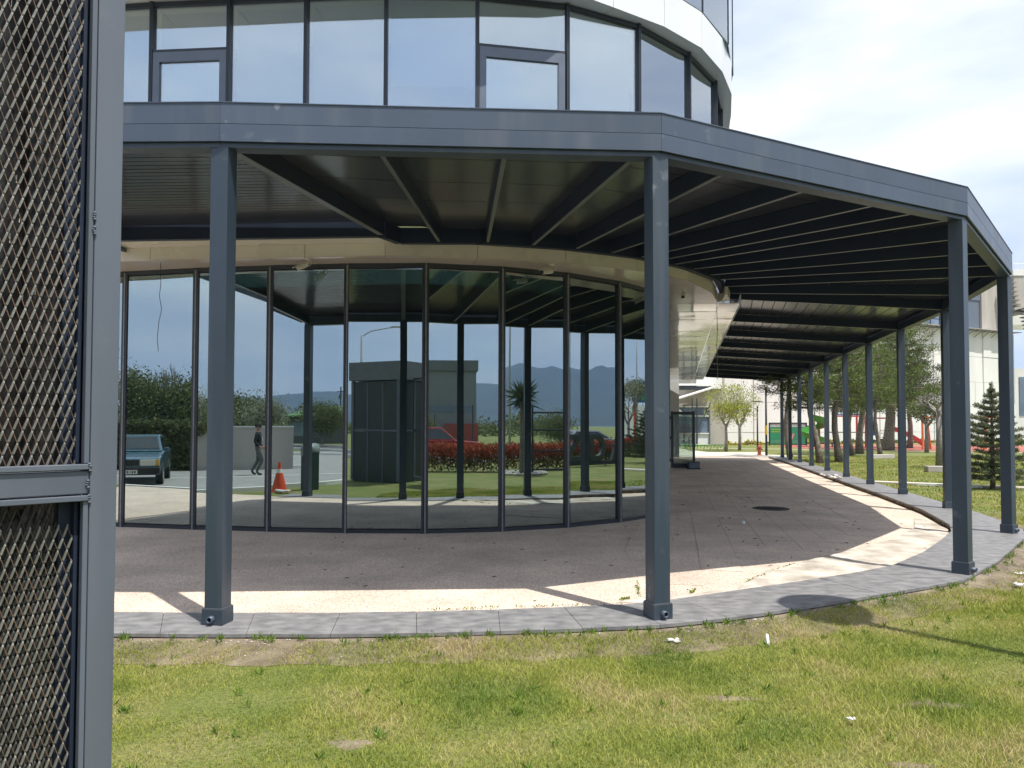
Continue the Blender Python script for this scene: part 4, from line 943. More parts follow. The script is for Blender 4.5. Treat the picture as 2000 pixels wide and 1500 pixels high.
def spruce(x, y, h, R, lab, seed, m=None, fine=1.0):
    rs = random.Random(seed); r = empty('spruce_tree', (x, y, ZL), lab, 'tree'); b = MB()
    b.tube([(0, 0, 0), (.01, 0, h * .5), (0, .01, h * .9), (0, 0, h)], [.07, .045, .015, .006], 8); b.obj('trunk', bark, r, smooth=True)
    br = MB(); C_, D_ = [], []; nl_ = 15
    for l in range(nl_):
        u = l / (nl_ - 1); z = .28 + (h * .93 - .28) * u; rad = R * (1 - u) ** .85 + .07
        rad *= rs.uniform(.60, 1.2)
        nb2 = int(12 - 5 * u)
        for k in range(nb2):
            a = l * 1.1 + k * 2 * PI / nb2 + rs.uniform(-.25, .25); d = Vector((math.cos(a), math.sin(a), 0)); rr_ = rad * rs.uniform(.72, 1.1); lift = .38 * u + .05
            pts = [Vector((0, 0, z)), Vector((0, 0, z)) + d * rr_ * .5 + Vector((0, 0, rr_ * lift * .3)), Vector((0, 0, z)) + d * rr_ + Vector((0, 0, rr_ * lift))]
            br.tube(pts, [.012, .008, .003], 4, cap=False)
            n_ = max(12, int(105 * rr_ / R * fine)); n_ = 0 if rs.random() < .10 else n_
            for q in range(n_):
                t = rs.uniform(.12, 1.0); side = rs.uniform(-1, 1) * .22 * rr_ * (1.05 - t) * (1 if q % 3 else .2)
                p = pts[0].lerp(pts[2], t) + Vector((-d.y, d.x, 0)) * side + Vector((0, 0, rs.gauss(0, .012) - abs(side) * .12))
                C_.append(p); D_.append(d * .8 + Vector((-d.y, d.x, 0)) * (side * 4) + Vector((0, 0, .35)))
    for q in range(60): C_.append(Vector((0, 0, h * rs.uniform(.85, 1.0)))); D_.append(Vector((0, 0, 1)))
    br.obj('branches', bark, r); C_ = np.array(C_); D_ = np.array(D_)
    v, f = quads(np.repeat(C_, 6, 0) + rng.normal(0, .020, (len(C_) * 6, 3)), .075, .016, np.repeat(D_, 6, 0), .55); np_mesh('crown', v, f, m or sprucem, r, kind='stuff')
    return r
spruce(13.05, 20.9, 2.85, 1.12, 'young spruce on the lawn between the last two near posts', 21)
spruce(15.6, 22.0, 2.0, 1.1, 'low spruce at the right edge beyond the last near post', 22)
spruce(22.9, 21.0, 2.6, 1.5, 'spruce seen mirrored at the right end of the glass front', 23, pined, .8)
def bare_branches(b, p, d, ln, r, depth, rs, ends, spread=.6, upb=.25):
    q = p + d * ln; mid = p + d * ln * .5 + Vector((rs.gauss(0, .04), rs.gauss(0, .04), 0)) * ln
    b.tube([p, mid, q], [r, r * .82, r * .62], 6 if r > .02 else 4, cap=False)
    if depth == 0: ends.append(q); return
    for k in range(rs.choice((2, 3, 3))):
        nd = (d + Vector((rs.gauss(0, spread), rs.gauss(0, spread), rs.gauss(upb, .25)))).normalized()
        bare_branches(b, q if k else q, nd, ln * rs.uniform(.62, .85), r * .6, depth - 1, rs, ends, spread, upb)
    ends.append(q)
def leafy(name, x, y, trunk_h, ln, depth, r0, lab, seed, m, n_leaf, ls, cat='tree', group=None, bk=None, spread=.6, jit=.2, upb=.25, lw=.55, ball=None):
    rs = random.Random(seed); r = empty(name, (x, y, ZL), lab, cat, group); b = MB(); ends = []
    b.tube([(0, 0, 0), (.03, .02, trunk_h * .5), (0, 0, trunk_h)], [r0 * 1.2, r0, r0 * .85], 9)
    b.obj('trunk', bk or barkg, r, smooth=True); b = MB()
    for k in range(6 if depth > 2 else 5):
        a = k * 1.2 + rs.random(); bare_branches(b, Vector((0, 0, trunk_h * (1 - .03 * k))), Vector((math.cos(a) * spread, math.sin(a) * spread, .85)).normalized(), ln, r0 * .5, depth, rs, ends, spread * .75, upb)
    b.obj('branches', bk or barkg, r)
    if m is not None:
        if ball:
            for q in range(230):
                v_ = Vector((rs.gauss(0, 1), rs.gauss(0, 1), rs.gauss(0, 1))).normalized() * ball[1] * rs.uniform(.35, 1.0) ** .5; ends.append(Vector((v_.x, v_.y, ball[0] + v_.z * ball[2])))
            tw = MB()
            for e_ in ends[-230::2]: tw.tube([e_ * .55 + Vector((0, 0, ball[0] * .45 * .8)), e_], [.012, .005], 4, cap=False)
            tw.obj('twigs', bk or barkg, r, kind='stuff')
        E = np.array(ends); cc = np.repeat(E, n_leaf, 0) + rng.normal(0, jit, (len(E) * n_leaf, 3)); v, f = quads(cc, ls, ls * lw, np.tile([0, 0, -.2], (len(cc), 1)), 1.0); np_mesh('crown', v, f, m, r, kind='stuff')
    return r
leafy('young_tree', 14.2, 51.0, 1.75, .60, 3, .10, 'left of two young trees with fresh yellow-green leaves on the small lawn', 31, youngm, 7, .12, group='two young trees at the end of the walkway', spread=.55, jit=.16, upb=.34, ball=(3.25, 1.45, 1.0))
leafy('young_tree', 15.75, 53.2, 1.75, .60, 3, .10, 'right of two young trees with fresh yellow-green leaves, slightly farther back', 32, youngm, 7, .12, group='two young trees at the end of the walkway', spread=.55, jit=.16, upb=.34, ball=(3.25, 1.45, 1.0))
leafy('pollarded_tree', 17.25, 31.0, 2.3, .42, 3, .15, 'smooth grey pollarded tree with short bare twigs beside a concrete block', 33, None, 0, 0, spread=.9)
leafy('small_olive_tree', 26.8, 49.7, 1.9, .6, 3, .12, 'small tree with sparse olive leaves in front of the swing frame', 34, broadm, 12, .16, spread=.9)
leafy('bare_tree', 33.5, 47.5, 1.8, .7, 3, .13, 'bare reddish tree at the right edge of the picture beyond the spruce', 35, None, 0, 0, bk=bark)
leafy('bare_tree', 24.6, 19.2, 1.6, .5, 3, .08, 'thin bare tree right of the last near post', 44, None, 0, 0, bk=bark)
leafy('tall_bare_tree', -59.5, -32.5, 2.0, 1.75, 4, .28, 'tall bare tree mirrored in the left glass panes', 36, None, 0, 0, spread=.35, upb=.55)
for k, (x, y, tr_, ln, m, n, ls, lab, jit) in enumerate([
    (-46, -17.5, 1.4, 1.3, broadm, 110, .22, 'dark green bushy tree mirrored behind the blue car', .7), (-43, -21.5, 1.2, 1.2, broadm, 110, .22, 'bushy tree right of the dark one, mirrored above the ivy wall', .7),
    (-52, -10.5, 1.6, 1.5, blossm, 40, .16, 'half bare tree at the left end of the mirrored tree row', .8), (-40, -27, 1.0, 1.1, blossm, 90, .17, 'pale blossoming tree mirrored left of the person', .6),
    (-32.5, -23.5, .9, .9, broadm, 90, .17, 'green bush mirrored above the ivy wall beside the person', .5), (-28.5, -21.5, .8, .85, blossm, 100, .14, 'round pale bush mirrored just above the walking person', .45),
    (-34, -36, 1.0, 1.0, blossm, 80, .17, 'pale bush mirrored left of the green-roofed shed', .5), (-27, -34, .8, .9, broadm, 70, .15, 'reddish green bush mirrored by the shed corner', .4),
    (15.0, -39, .4, .6, broadm, 60, .12, 'low bush mirrored in front of the grey building', .4), (44, -17, .4, .7, broadm, 60, .12, 'bush mirrored behind the palm', .5), (46, 0.0, .6, .7, broadm, 60, .12, 'bush mirrored behind the sign letters', .5)]):
    leafy('bush' if tr_ < 1.1 else 'bushy_tree', x, y, tr_, ln, 3, .12, lab, 50 + k, m, n, ls, jit=jit, spread=.8)
leafy('street_tree', 32.3, 23.3, 1.9, .8, 4, .08, 'slender leafy street tree mirrored in the rightmost pane', 71, blossm, 8, .13, spread=.45, jit=.15, upb=.3)
# far belt of trees and scrub that reads as one mass
C_ = []
for k in range(900):
    a = math.radians(rng.uniform(95, 255)); d = rng.uniform(95, 260)
    C_.append((math.sin(a) * d, math.cos(a) * d, rng.uniform(0, 2.4) * (1 + .6 * math.sin(a * 9))))
C_ = np.array(C_); cc = np.repeat(C_, 70, 0) + rng.normal(0, 1.0, (len(C_) * 70, 3)) * [1.8, 1.8, .8]; v, f = quads(cc, .8, .5); np_mesh('far_scrub', v, f, broadm, kind='stuff')
# red hedge
hl = [(-0.5, -6.6), (3.6, -4.7), (6.4, -3.3), (10.5, -.9), (15.2, 2.3), (20, 6.2), (25, 11.5), (29.0, 18.5), (31.3, 25.5)]
hr = empty('clipped_hedge', (6.4, -3.3, ZL), 'long clipped hedge with fresh red shoots along the road', 'hedge')
Lh = resample(hl, 1); n = 90000; s_ = rng.uniform(0, Lh[-1], n); pp_ = []
xs = np.interp(s_, Lh, [p[0] for p in hl]); ys = np.interp(s_, Lh, [p[1] for p in hl])
side = rng.uniform(-.42, .42, n); zz = rng.beta(1.7, 1.0, n) * .98
cc = np.stack([xs - 6.4 + side * -.5, ys + 3.3 + side * .85, zz + rng.normal(0, .03, n)], 1)
top = zz > .52
for nm, sel, m in (('red_shoots', top, redm), ('lower_leaves', ~top, hedgeg)):
    v, f = quads(cc[sel], .12, .055, np.tile([0, 0, .5], (sel.sum(), 1)), .9); np_mesh(nm, v, f, m, hr, kind='stuff')
b = MB()
for k in range(150):
    s1_ = Lh[-1] * k / 150; x_ = float(np.interp(s1_, Lh, [p[0] for p in hl])) - 6.4; y_ = float(np.interp(s1_, Lh, [p[1] for p in hl])) + 3.3
    b.tube([(x_, y_, 0), (x_ + random.uniform(-.1, .1), y_ + random.uniform(-.1, .1), .6)], .012, 4)
b.obj('stems', bark, hr, kind='stuff')
# yucca
yr = empty('yucca_palm', (12.2, 2.85, ZL), 'tall two-stemmed yucca palm in a ring of pale stones, mirrored in the glass', 'palm')
b = MB(); b.tube([(0, 0, 0), (-.05, .03, 1.3), (-.16, .1, 2.55)], [.12, .09, .07], 8); b.obj('stem', bark, yr); b = MB(); b.tube([(.05, 0, 0), (.12, -.03, 1.4), (.16, -.1, 2.75)], [.11, .085, .07], 8); b.obj('stem', bark, yr)
cc = np.concatenate([np.tile([-.16, .1, 2.6], (170, 1)), np.tile([.16, -.1, 2.8], (170, 1))]) + rng.normal(0, .05, (340, 3)); v, f = quads(cc, .62, .045, np.tile([0, 0, .35], (340, 1)), .75); np_mesh('leaf_heads', v, f, pined, yr, kind='stuff')
b = MB(); 
for k in range(16): a = k * 2 * PI / 16; b.lathe((.75 * math.cos(a), .75 * math.sin(a), 0), [(.12, 0), (.15, .05), (.08, .11)], 7)
b.obj('stone_ring', concg, yr)
# yellow flower bed by the far wall
flm = leafmat('yellow_flowers', (0.42, 0.32, 0.02), (0.75, 0.55, 0.03), .3, 1.0)
n = 5200; xs = rng.uniform(18.6, 58, n); ys = 69.0 + (xs - 17.5) * .49 + rng.uniform(-.4, .4, n) - 1.5; zz = rng.uniform(0, .42, n) * (.6 + .4 * np.sin(xs * 2.1)); 
gr = rng.uniform(size=n) < .55 - .4 * (xs > 30)
v, f = quads(np.stack([xs, ys, ZL + zz], 1)[gr], .22, .12); np_mesh('yellow_flower_bed', v, f, flm, kind='stuff')
v, f = quads(np.stack([xs, ys, ZL + zz * .8], 1)[~gr], .26, .12); np_mesh('flower_bed_leaves', v, f, broadm, kind='stuff')

# ---------------------------------------------------------------- roads, paths and paved areas (sheets 4 mm apart)
def sheet(name, pts, z, m):
    b = MB(); ar = sum(pts[i][0] * pts[(i + 1) % len(pts)][1] - pts[(i + 1) % len(pts)][0] * pts[i][1] for i in range(len(pts)))
    if ar < 0: pts = pts[::-1]
    bm = bmesh.new(); vs = [bm.verts.new((p[0], p[1], z)) for p in pts]; bm.faces.new(vs); bmesh.ops.triangulate(bm, faces=bm.faces[:])
    me = bpy.data.meshes.new(name); bm.to_mesh(me); bm.free(); me.materials.append(m); o = bpy.data.objects.new(name, me); COL.objects.link(o); return structure(o)
sheet('paver_road', [(-10.0, 6.5), (-7.7, 2.3), (-7.0, -1), (-7.5, -8), (-11, -16), (-20, -24), (-27, -18), (-13, -5.3), (-18.3, -.9), (-28, 7.5), (-28, 13.0), (-14.3, 6.55)], ZL + .004, asph)
def strip(name, pl, w, z, m, th=0):
    a = offset_line(pl, w / 2); c = offset_line(pl, -w / 2)
    if th:
        b = MB()
        for i in range(len(pl) - 1): b.prism([a[i], a[i + 1], c[i + 1], c[i]], z, z + th)
        return structure(b.obj(name, m))
    return sheet(name, [tuple(p) for p in a] + [tuple(p) for p in c[::-1]], z, m)
strip('road', [(-60, -40), (-24, -29), (7, -14.5), (25, -7), (36, 5), (43, 25), (46, 62)], 7.5, ZL + .008, road)
strip('kerb_line', [(-60, -36.2), (-24, -25.2), (7.5, -10.7), (23.0, -3.8), (32.6, 7), (39.2, 25.6), (42.2, 62)], .18, ZL, concw, .13)
strip('far_kerb_line', [(-60, -44), (-24, -33), (7, -18.4), (27.5, -10.2), (39.6, 3.4), (47, 25)], .18, ZL, concw, .13)
strip('kerb_line', [(-14.3, 6.6), (-10.0, 6.5), (-7.7, 2.3), (-7.0, -1), (-7.5, -8)], .16, ZL, concw, .11)
strip('kerb_line', [(-27, 6.2), (-18.0, -1.1), (-12.2, -5.8)], .20, ZL, concw, .12)
strip('kerb_line', [(-12, -17.3), (-17.7, -17.7), (-26, -16.4)], .18, ZL, concw, .12)
strip('lane_line', [(-60, -40), (-24, -29), (7, -14.5), (25, -7), (36, 5), (43, 25)], .14, ZL + .013, paintw)
strip('lane_line', [(-26, 9.6), (-15.0, 2.6), (-9.3, -3.0)], .12, ZL + .009, paintw)
strip('footpath', [(9.95, 23.6), (10.77, 23.14), (13.8, 20.97), (18, 18.2), (26, 14.2)], .50, ZL + .006, cream, .05)
strip('footpath', [(12.0, 60), (20, 56.5), (27, 52.2), (36, 48.3), (50, 44)], .7, ZL + .006, cream)
sheet('far_paving', [(8.0, 44), (13.9, 41.3), (16.6, 43.2), (12.6, 48.6), (12.4, 56), (13.5, 66), (6, 66), (7.5, 50)], ZL + .02, cream)
sheet('rubber_ground', [(22.0, 57.4), (26.8, 54.2), (36, 49.8), (50, 47), (56, 62), (40, 70), (26, 71), (22, 64)], ZL + .012, rubber)
b = MB()
for (x, y, l, r_) in ((19.3, 40.3, 1.5, .35), (16.2, 28.6, 1.5, -.2)):
    o = MB(); o.box((x, y, ZL + .11), (l, .45, .22), r_); tag(o.obj('concrete_block', concg, bevel=.02), {19.3: 'low concrete block at the foot of the slim pale-trunked pine', 16.2: 'low concrete block at the foot of the grey pollarded tree'}[x], 'concrete block')
o = MB(); o.box((12.2, 21.5, ZL + .05), (1.6, .14, .07), -.62); tag(o.obj('white_plank', paintw), 'loose white plank on the grass beside the footpath', 'plank')
o = pebble_mesh('rubble_heap', [(9.75 + random.gauss(0, .12), 23.5 + random.gauss(0, .25), .03 + random.random() * .06) for _ in range(14)], .05, .12, chipm, kind=None); tag(o, 'white rubble beside the kerb at the end of the footpath', 'rubble')

# ---------------------------------------------------------------- far panel building
pb = empty('panel_clad_building', (17.5, 69.6, 0), 'long pale building clad in tall concrete panels beyond the playground', 'building')
A0, A1 = Vector((17.5, 69.6)), Vector((58.6, 89.6)); AD = (A1 - A0).normalized(); AN = Vector((AD.y, -AD.x)); AL = (A1 - A0).length; rzA = math.atan2(AD.y, AD.x)
def ab(t0, t1, z0, z1, d0, d1, nm, m, par=pb, b=None):
    p = A0 + AD * (t0 + t1) / 2 + AN * (d0 + d1) / 2 - Vector((17.5, 69.6)); bb = b or MB(); bb.box((p.x, p.y, (z0 + z1) / 2), (t1 - t0, abs(d1 - d0), z1 - z0), rzA)
    return bb if b is not None else bb.obj(nm, m, par)
ab(0, AL, -.2, 12.3, -8, -.12, 'core_wall', concg)
zs = [-.1, 1.0, 3.85, 6.6, 9.45, 12.35]; npan = 32; wpan = AL / npan
for i in range(npan):
    for k in range(5):
        if k in (0,) and i % 2: pass
        if i * wpan > 60: continue
        d = random.uniform(0, .05) + (.10 if i % 3 == 1 else 0)
        ab(i * wpan + .015, (i + 1) * wpan - .015, zs[k] + .015, zs[k + 1] - .015, -.12, d, 'wall_panel', concw)
for i in range(3, npan):
    p0 = A0 + AD * (i * wpan) - Vector((17.5, 69.6))
    b = MB(); q = p0 + AN * 1.0; b.beam((p0.x, p0.y, 12.30), (q.x, q.y, 12.42), .08, .08); b.beam((p0.x, p0.y, 11.6), (q.x, q.y, 12.36), .05, .05); b.obj('awning_bracket', frame_l, pb)
ab(0, AL, 12.44, 12.50, .05, 1.05, 'awning_ledge', concg)
ab(0, AL - 5.2, 12.5, 18.2, -8, -1.2, 'upper_wall', concg)
for i in range(int((AL - 6) / 1.55)):
    t = i * 1.55
    if i > 17: 
        pass
    f = ab(t, t + 1.5, 12.55, 15.9, -1.2, -1.05, 'window', frame)
    for (z0, z1) in ((12.65, 13.5), (13.6, 15.8)):
        p = A0 + AD * (t + .75) + AN * -1.02 - Vector((17.5, 69.6)); b = MB(); b.box((p.x, p.y, (z0 + z1) / 2), (1.36, .03, z1 - z0), rzA)
        b.obj('pane', glassfar, f)
ab(AL - 7.3, AL - 5.4, 12.5, 16.0, -1.2, -.5, 'blue_shutter', frame_l); ab(10, AL - 5.3, 16.0, 16.7, -1.2, -.4, 'lintel', frame_l); ab(AL - 5.2, AL - 2.4, 12.5, 20.4, -4, -.3, 'concrete_pier', concg)
b = MB(); ab(0, AL - 5.4, 18.2, 20.5, -8, -1.0, 'gable_wall', concg)
# ribbed overhanging roof ends to the right
p = A0 + AD * (AL - .6) - Vector((17.5, 69.6))
b = MB(); b.box((p.x - .7, p.y + 3, 15.6), (2.2, 6, 6.2)); b.obj('shaded_bay', concg, pb)
b = MB(); b.prism([(p.x - .2, p.y - 1.2), (p.x + 1.0, p.y - 1.2), (p.x + 1.3, p.y + 5), (p.x - .2, p.y + 5)], 14.6, 19.0); b.obj('parapet_tower', concg, pb)
b = MB(); b.box((p.x + .45, p.y + 1.8, 19.35), (1.5, 6.2, .7)); b.obj('parapet', concw, pb)
for k in range(9):
    b = MB(); b.box((p.x - .9 + k * .10, p.y - 1.5, 18.6 - k * .5), (1.0, .5, .10)); b.obj('louvre', barkg, pb)
for k in range(13):
    b = MB(); b.box((p.x + 1.6 + k * .12, p.y - 1.5, 15.3 - k * .42), (3.0, .7, .13), R=Matrix.Rotation(.05, 3, 'Y')); b.obj('louvre', barkg, pb)
b = MB(); b.prism([(p.x - .6, p.y - 1.9), (p.x + 3.6, p.y - 1.9), (p.x + 3.6, p.y + 3), (p.x - .6, p.y + 3)], [14.9, 15.9, 15.9, 14.9], [15.2, 16.2, 16.2, 15.2]); b.obj('eaves_slab', concg, pb)
b = MB(); b.prism([(p.x + 1.5, p.y + 4), (p.x + 9, p.y + 4), (p.x + 9, p.y + 9), (p.x + 1.5, p.y + 9)], 14, [16.2, 18.0, 18.0, 16.2]); b.obj('white_roof', concw, pb)
b = MB(); b.box((p.x + 6.2, p.y + 6, 4.2), (10, 8, 8.6)); b.obj('annex', concw, pb)
b = MB(); b.box((p.x + 3.4, p.y + 1.96, 5.2), (2.2, .1, 4.6)); b.obj('annex_window', glassfar, pb)
for k in range(3): MB().tube([(p.x - .1 + k * .5, p.y - 1.1, 19.7), (p.x - .1 + k * .5, p.y - 1.1, 20.4)], .03, 6).obj('railing_post', paintw, pb)
MB().tube([(p.x - .2, p.y - 1.1, 20.4), (p.x + 1.1, p.y - 1.1, 20.4)], .03, 6).obj('railing_bar', paintw, pb)

# entrance pavilion between the two buildings
en = empty('entrance_pavilion', (13.6, 66, 0), 'glazed entrance pavilion with a tilted white canopy at the end of the walkway', 'building')
b = MB(); b.box((1.0, 2.2, 4.4), (7.6, 3.6, 9.0)); b.obj('back_wall', concg, en)
b = MB(); b.box((3.4, .25, 6.9), (2.2, .3, 4.2)); b.obj('wall_panel', concw, en); b = MB(); b.box((.5, .25, 7.4), (3.2, .3, 3.2)); b.obj('wall_panel', concw, en)
b = MB(); b.box((.4, .15, 5.15), (6.4, .5, .16)); b.obj('cornice', paintw, en); MB().box((.4, .2, 4.85), (6.4, .3, .28)).obj('cornice', frame, en)
b = MB(); b.prism([(-.6, -2.0), (3.6, -2.0), (3.6, .1), (-.6, .1)], [3.55, 4.85, 4.85, 3.55], [3.68, 4.98, 4.98, 3.68]); b.obj('canopy', paintw, en)
for x in (-2.4, -1.0, .1, 1.2, 2.3, 3.4): MB().box((x, .12, 1.7), (.1, .14, 3.5)).obj('mullion', frame_l, en)
for z in (.95, 2.45, 3.25): MB().box((.5, .10, z), (5.9, .1, .09)).obj('transom', paintw, en)
for k in range(5):
    x = (-2.4, -1.0, .1, 1.2, 2.3)[k]; x1 = (-1.0, .1, 1.2, 2.3, 3.4)[k]
    MB().box(((x + x1) / 2, .2, 1.7), (x1 - x - .1, .03, 1.4)).obj('pane', glassfar, en); MB().box(((x + x1) / 2, .2, .45), (x1 - x - .1, .06, .9)).obj('kick_panel', bluem, en)
    for j in range(3): MB().box((x + (x1 - x) * (j + .5) / 3, .2, 2.86), ((x1 - x) / 3 - .08, .03, .7)).obj('pane', glassfar, en)
for x in (1.35, 1.75): MB().tube([(x, -2.3, -.1), (x, -2.3, 3.9)], .05, 8).obj('canopy_post', frame, en)
MB().beam((1.9, -2.2, 1.4), (3.4, -.4, 3.6), .06, .06).obj('brace', frame, en)
b = MB(); b.tube([(.62, -.35, 2.7), (.62, -.30, 2.7)], .33, 20); b.obj('round_sign', paintw, en)

# ---------------------------------------------------------------- park lamps, hydrant, bicycle, benches
lampm = mat('lamp_post_black', (0.025, 0.026, 0.028), .5, 0, .15, 9)
def lamp(x, y, h, lab, grp='park lamps with disc heads'):
    r = empty('park_lamp', (x, y, ZL), lab, 'lamp', grp)
    b = MB(); b.tube([(0, 0, 0), (0, 0, .5), (0, 0, h - .42)], [.075, .065, .055], 12); b.obj('pole', lampm, r, smooth=True)
    for s_ in (-1, 1):
        b = MB(); b.tube([(0, 0, h - .45), (s_ * .10, 0, h - .25), (s_ * .20, 0, h - .06)], .014, 6); b.obj('arm', lampm, r)
    b = MB(); b.lathe((0, 0, h - .06), [(.10, -.015), (.40, 0), (.42, .02), (.30, .045), (.05, .06)], 26); b.obj('disc_head', lampm, r)
    return r
l0 = lamp(14.59, 44.1, 4.35, 'black park lamp beside the hydrant, with a strip of yellow tape on its pole')
b = MB(); b.tube([(0, 0, 1.2), (0, 0, 1.75)], .078, 10); b.obj('yellow_tape', mat('yellow_tape', (.65, .45, .05), .6), l0)
lamp(18.56, 58.1, 3.6, 'smaller-looking black park lamp in front of the pale panel wall')
lamp(4.12, 5.36, 5.0, 'park lamp just outside the right edge whose shadow falls on the lawn')
lamp(27.4, 38.6, 3.3, 'park lamp behind the young spruce')
hyd = empty('fire_hydrant', (14.25, 44.3, ZL), 'red fire hydrant on the grass beside the black lamp', 'hydrant')
hm = mat('hydrant_red', (.42, .10, .06), .5, 0, .2, 9)
b = MB(); b.lathe((0, 0, 0), [(.16, 0), (.16, .05), (.10, .08), (.10, .42), (.13, .44), (.13, .48), (.10, .56), (.04, .62), (.04, .68)], 14); b.obj('barrel', hm, hyd)
for s_ in (-1, 1): MB().tube([(0, 0, .36), (s_ * .17, 0, .36)], .05, 10).obj('outlet', hm, hyd)
bk_ = empty('bicycle', (11.6, 52.3, ZL + .02), 'silver bicycle leaning by the glazed entrance at the end of the walkway', 'bicycle', rz=-.25)
silver = mat('bike_silver', (.5, .5, .5), .3, .6, .1, 9)
for x in (-.52, .52):
    b = MB(); b.tube([(x + .33 * math.cos(t), 0, .34 + .33 * math.sin(t)) for t in [k * PI / 14 for k in range(29)]], .018, 6, cap=False); w = b.obj('wheel', dark, bk_)
    b = MB()
    for k in range(8): b.tube([(x, 0, .34), (x + .32 * math.cos(k * PI / 4), 0, .34 + .32 * math.sin(k * PI / 4))], .003, 3)
    b.obj('spokes', silver, w, kind='stuff')
b = MB(); 
for a, c in (((-.52, 0, .34), (-.08, 0, .30)), ((-.08, 0, .30), (-.22, 0, .80)), ((-.22, 0, .80), (-.52, 0, .34)), ((-.20, 0, .74), (.36, 0, .80)), ((-.08, 0, .30), (.37, 0, .74)), ((.34, 0, .95), (.52, 0, .34))): b.tube([a, c], .018, 6)
b.obj('frame', silver, bk_); MB().box((-.24, 0, .86), (.24, .12, .05)).obj('saddle', dark, bk_, bevel=.02); MB().tube([(.30, -.28, 1.0), (.34, -.1, .98), (.34, .1, .98), (.30, .28, 1.0)], .015, 6).obj('handlebar', dark, bk_)
greenm = mat('green_plastic', (.06, .26, .04), .4, 0, .1, 5); bnch = empty('bike_rack', (13.6, 55.0, ZL), 'low green metal bike rack between the bicycle and the young trees', 'bike rack')
for s_ in (-.35, .35): MB().tube([(-1.6, s_, .35), (1.6, s_, .35)], .03, 6).obj('rail', greenm, bnch)
for k in range(14): MB().tube([(-1.56 + k * .24, -.35, .35), (-1.56 + k * .24, 0, .03 if k % 2 else .12), (-1.56 + k * .24, .35, .35)], .018, 5).obj('bar', greenm, bnch)

# ---------------------------------------------------------------- billboards and playground
bbgreen = mat('poster_green', (.03, .26, .13), .5, 0, .08, 3); bblime = mat('poster_lime', (.35, .52, .06), .5); pinkm = mat('poster_cup_red', (.55, .10, .10), .5); bbgrey = mat('poster_header_grey', (.45, .46, .45), .5)
def billboard(x, y, w, h, z0, rz, lab, small=False):
    r = empty('billboard', (x, y, 0), lab, 'billboard', None, rz)
    for s_ in (-1, 1): MB().box((s_ * (w / 2 + .06), 0, (z0 + h + .1 + ZL) / 2), (.12, .14, z0 + h + .1 - ZL)).obj('post', frame, r)
    MB().box((0, 0, z0 + h + .05), (w, .13, .1)).obj('top_rail', frame, r); MB().box((0, 0, z0 - .04), (w, .13, .08)).obj('bottom_rail', frame, r)
    MB().box((0, 0, z0 + h / 2), (w - .002, .06, h - .004)).obj('poster', bbgreen if not small else bblime, r)
    y_ = -.034
    if not small:
        MB().box((0, y_, z0 + h - .15), (w, .006, .28)).obj('header', bbgrey, r)
        tx = MB()
        for k in range(6): tx.box((-.18 + k * .075, y_ - .005, z0 + h - .17), (.05, .004, .07))
        tx.obj('header_lettering', frame, r, kind='stuff')
        tx = MB()
        for row, n_ in ((0, 11), (1, 10)):
            for k in range(n_): tx.box((-w / 2 + .10 + k * .088, y_ - .003, z0 + h - .50 - row * .20), (.062, .004, .12 if k % 3 else .09))
        tx.obj('slogan_lettering', bblime, r, kind='stuff')
        tx = MB()
        for row in range(3):
            for k in range(26): tx.box((-w / 2 + .10 + k * .095, y_ - .003, z0 + .30 - row * .09), (.06, .004, .018))
        tx.obj('small_print', bbgrey, r, kind='stuff')
        cup = MB(); c0 = Vector((.32, y_ - .006, z0 + .62))
        for k in range(5):
            cup.cur = k % 2; xa, xb = -.20 + k * .08, -.12 + k * .08
            cup.add([c0 + Vector((xa * .75 - .06, 0, -.22)), c0 + Vector((xb * .75 - .06, 0, -.22)), c0 + Vector((xb + .05, 0, .28)), c0 + Vector((xa + .05, 0, .28))], [(0, 1, 2, 3)])
        cup.obj('printed_cup', [pinkm, bbgrey], r); MB().beam(c0 + Vector((-.02, -.004, .28)), c0 + Vector((-.09, -.004, .48)), .02, .004).obj('printed_straw', bbgrey, r)
    else:
        MB().beam((-.1, y_ - .004, z0 + .1), (.15, y_ - .004, z0 + .6), .12, .004).obj('printed_figure', pinkm, r)
    return r
billboard(23.9, 66.6, 2.9, 1.75, .05, -.30, 'green billboard with lime lettering and a red striped cup, standing by the playground')
billboard(26.6, 68.2, 1.1, 1.4, .15, -.35, 'small light green board behind the spiral slide', True)
orange = mat('playground_orange', (.62, .13, .04), .4, 0, .08, 4); redp = mat('playground_red', (.55, .06, .04), .4, 0, .08, 4); bluep = mat('playground_blue', (.02, .10, .35), .4, 0, .08, 4)
pt = empty('play_tower', (27.0, 62.5, ZL), 'playground tower with a green spiral slide, blue panels and a red slide', 'playground tower')
b = MB(); cx, cy = -2.3, .2; pts_ = []
n = 40
for k in range(n + 1):
    t = k / n; a = -2.2 + t * 7.6; z = 2.25 - 1.95 * t; r_ = .62
    c = Vector((cx + r_ * math.cos(a), cy + r_ * math.sin(a), z)); o_ = Vector((math.cos(a), math.sin(a), 0))
    pts_ += [c - o_ * .38 + Vector((0, 0, .30)), c - o_ * .30, c + o_ * .30, c + o_ * .40 + Vector((0, 0, .42)), c + o_ * .44 + Vector((0, 0, .42)), c + o_ * .33 - Vector((0, 0, .05)), c - o_ * .33 - Vector((0, 0, .05)), c - o_ * .42 + Vector((0, 0, .30))]
b.add(pts_, [(8 * k + j, 8 * k + 8 + j, 8 * k + 8 + (j + 1) % 8, 8 * k + (j + 1) % 8) for k in range(n) for j in range(8)]); b.obj('spiral_slide', greenm, pt, smooth=False)
MB().tube([(cx, cy, 0), (cx, cy, 2.9)], .06, 8).obj('slide_pole', bark, pt)
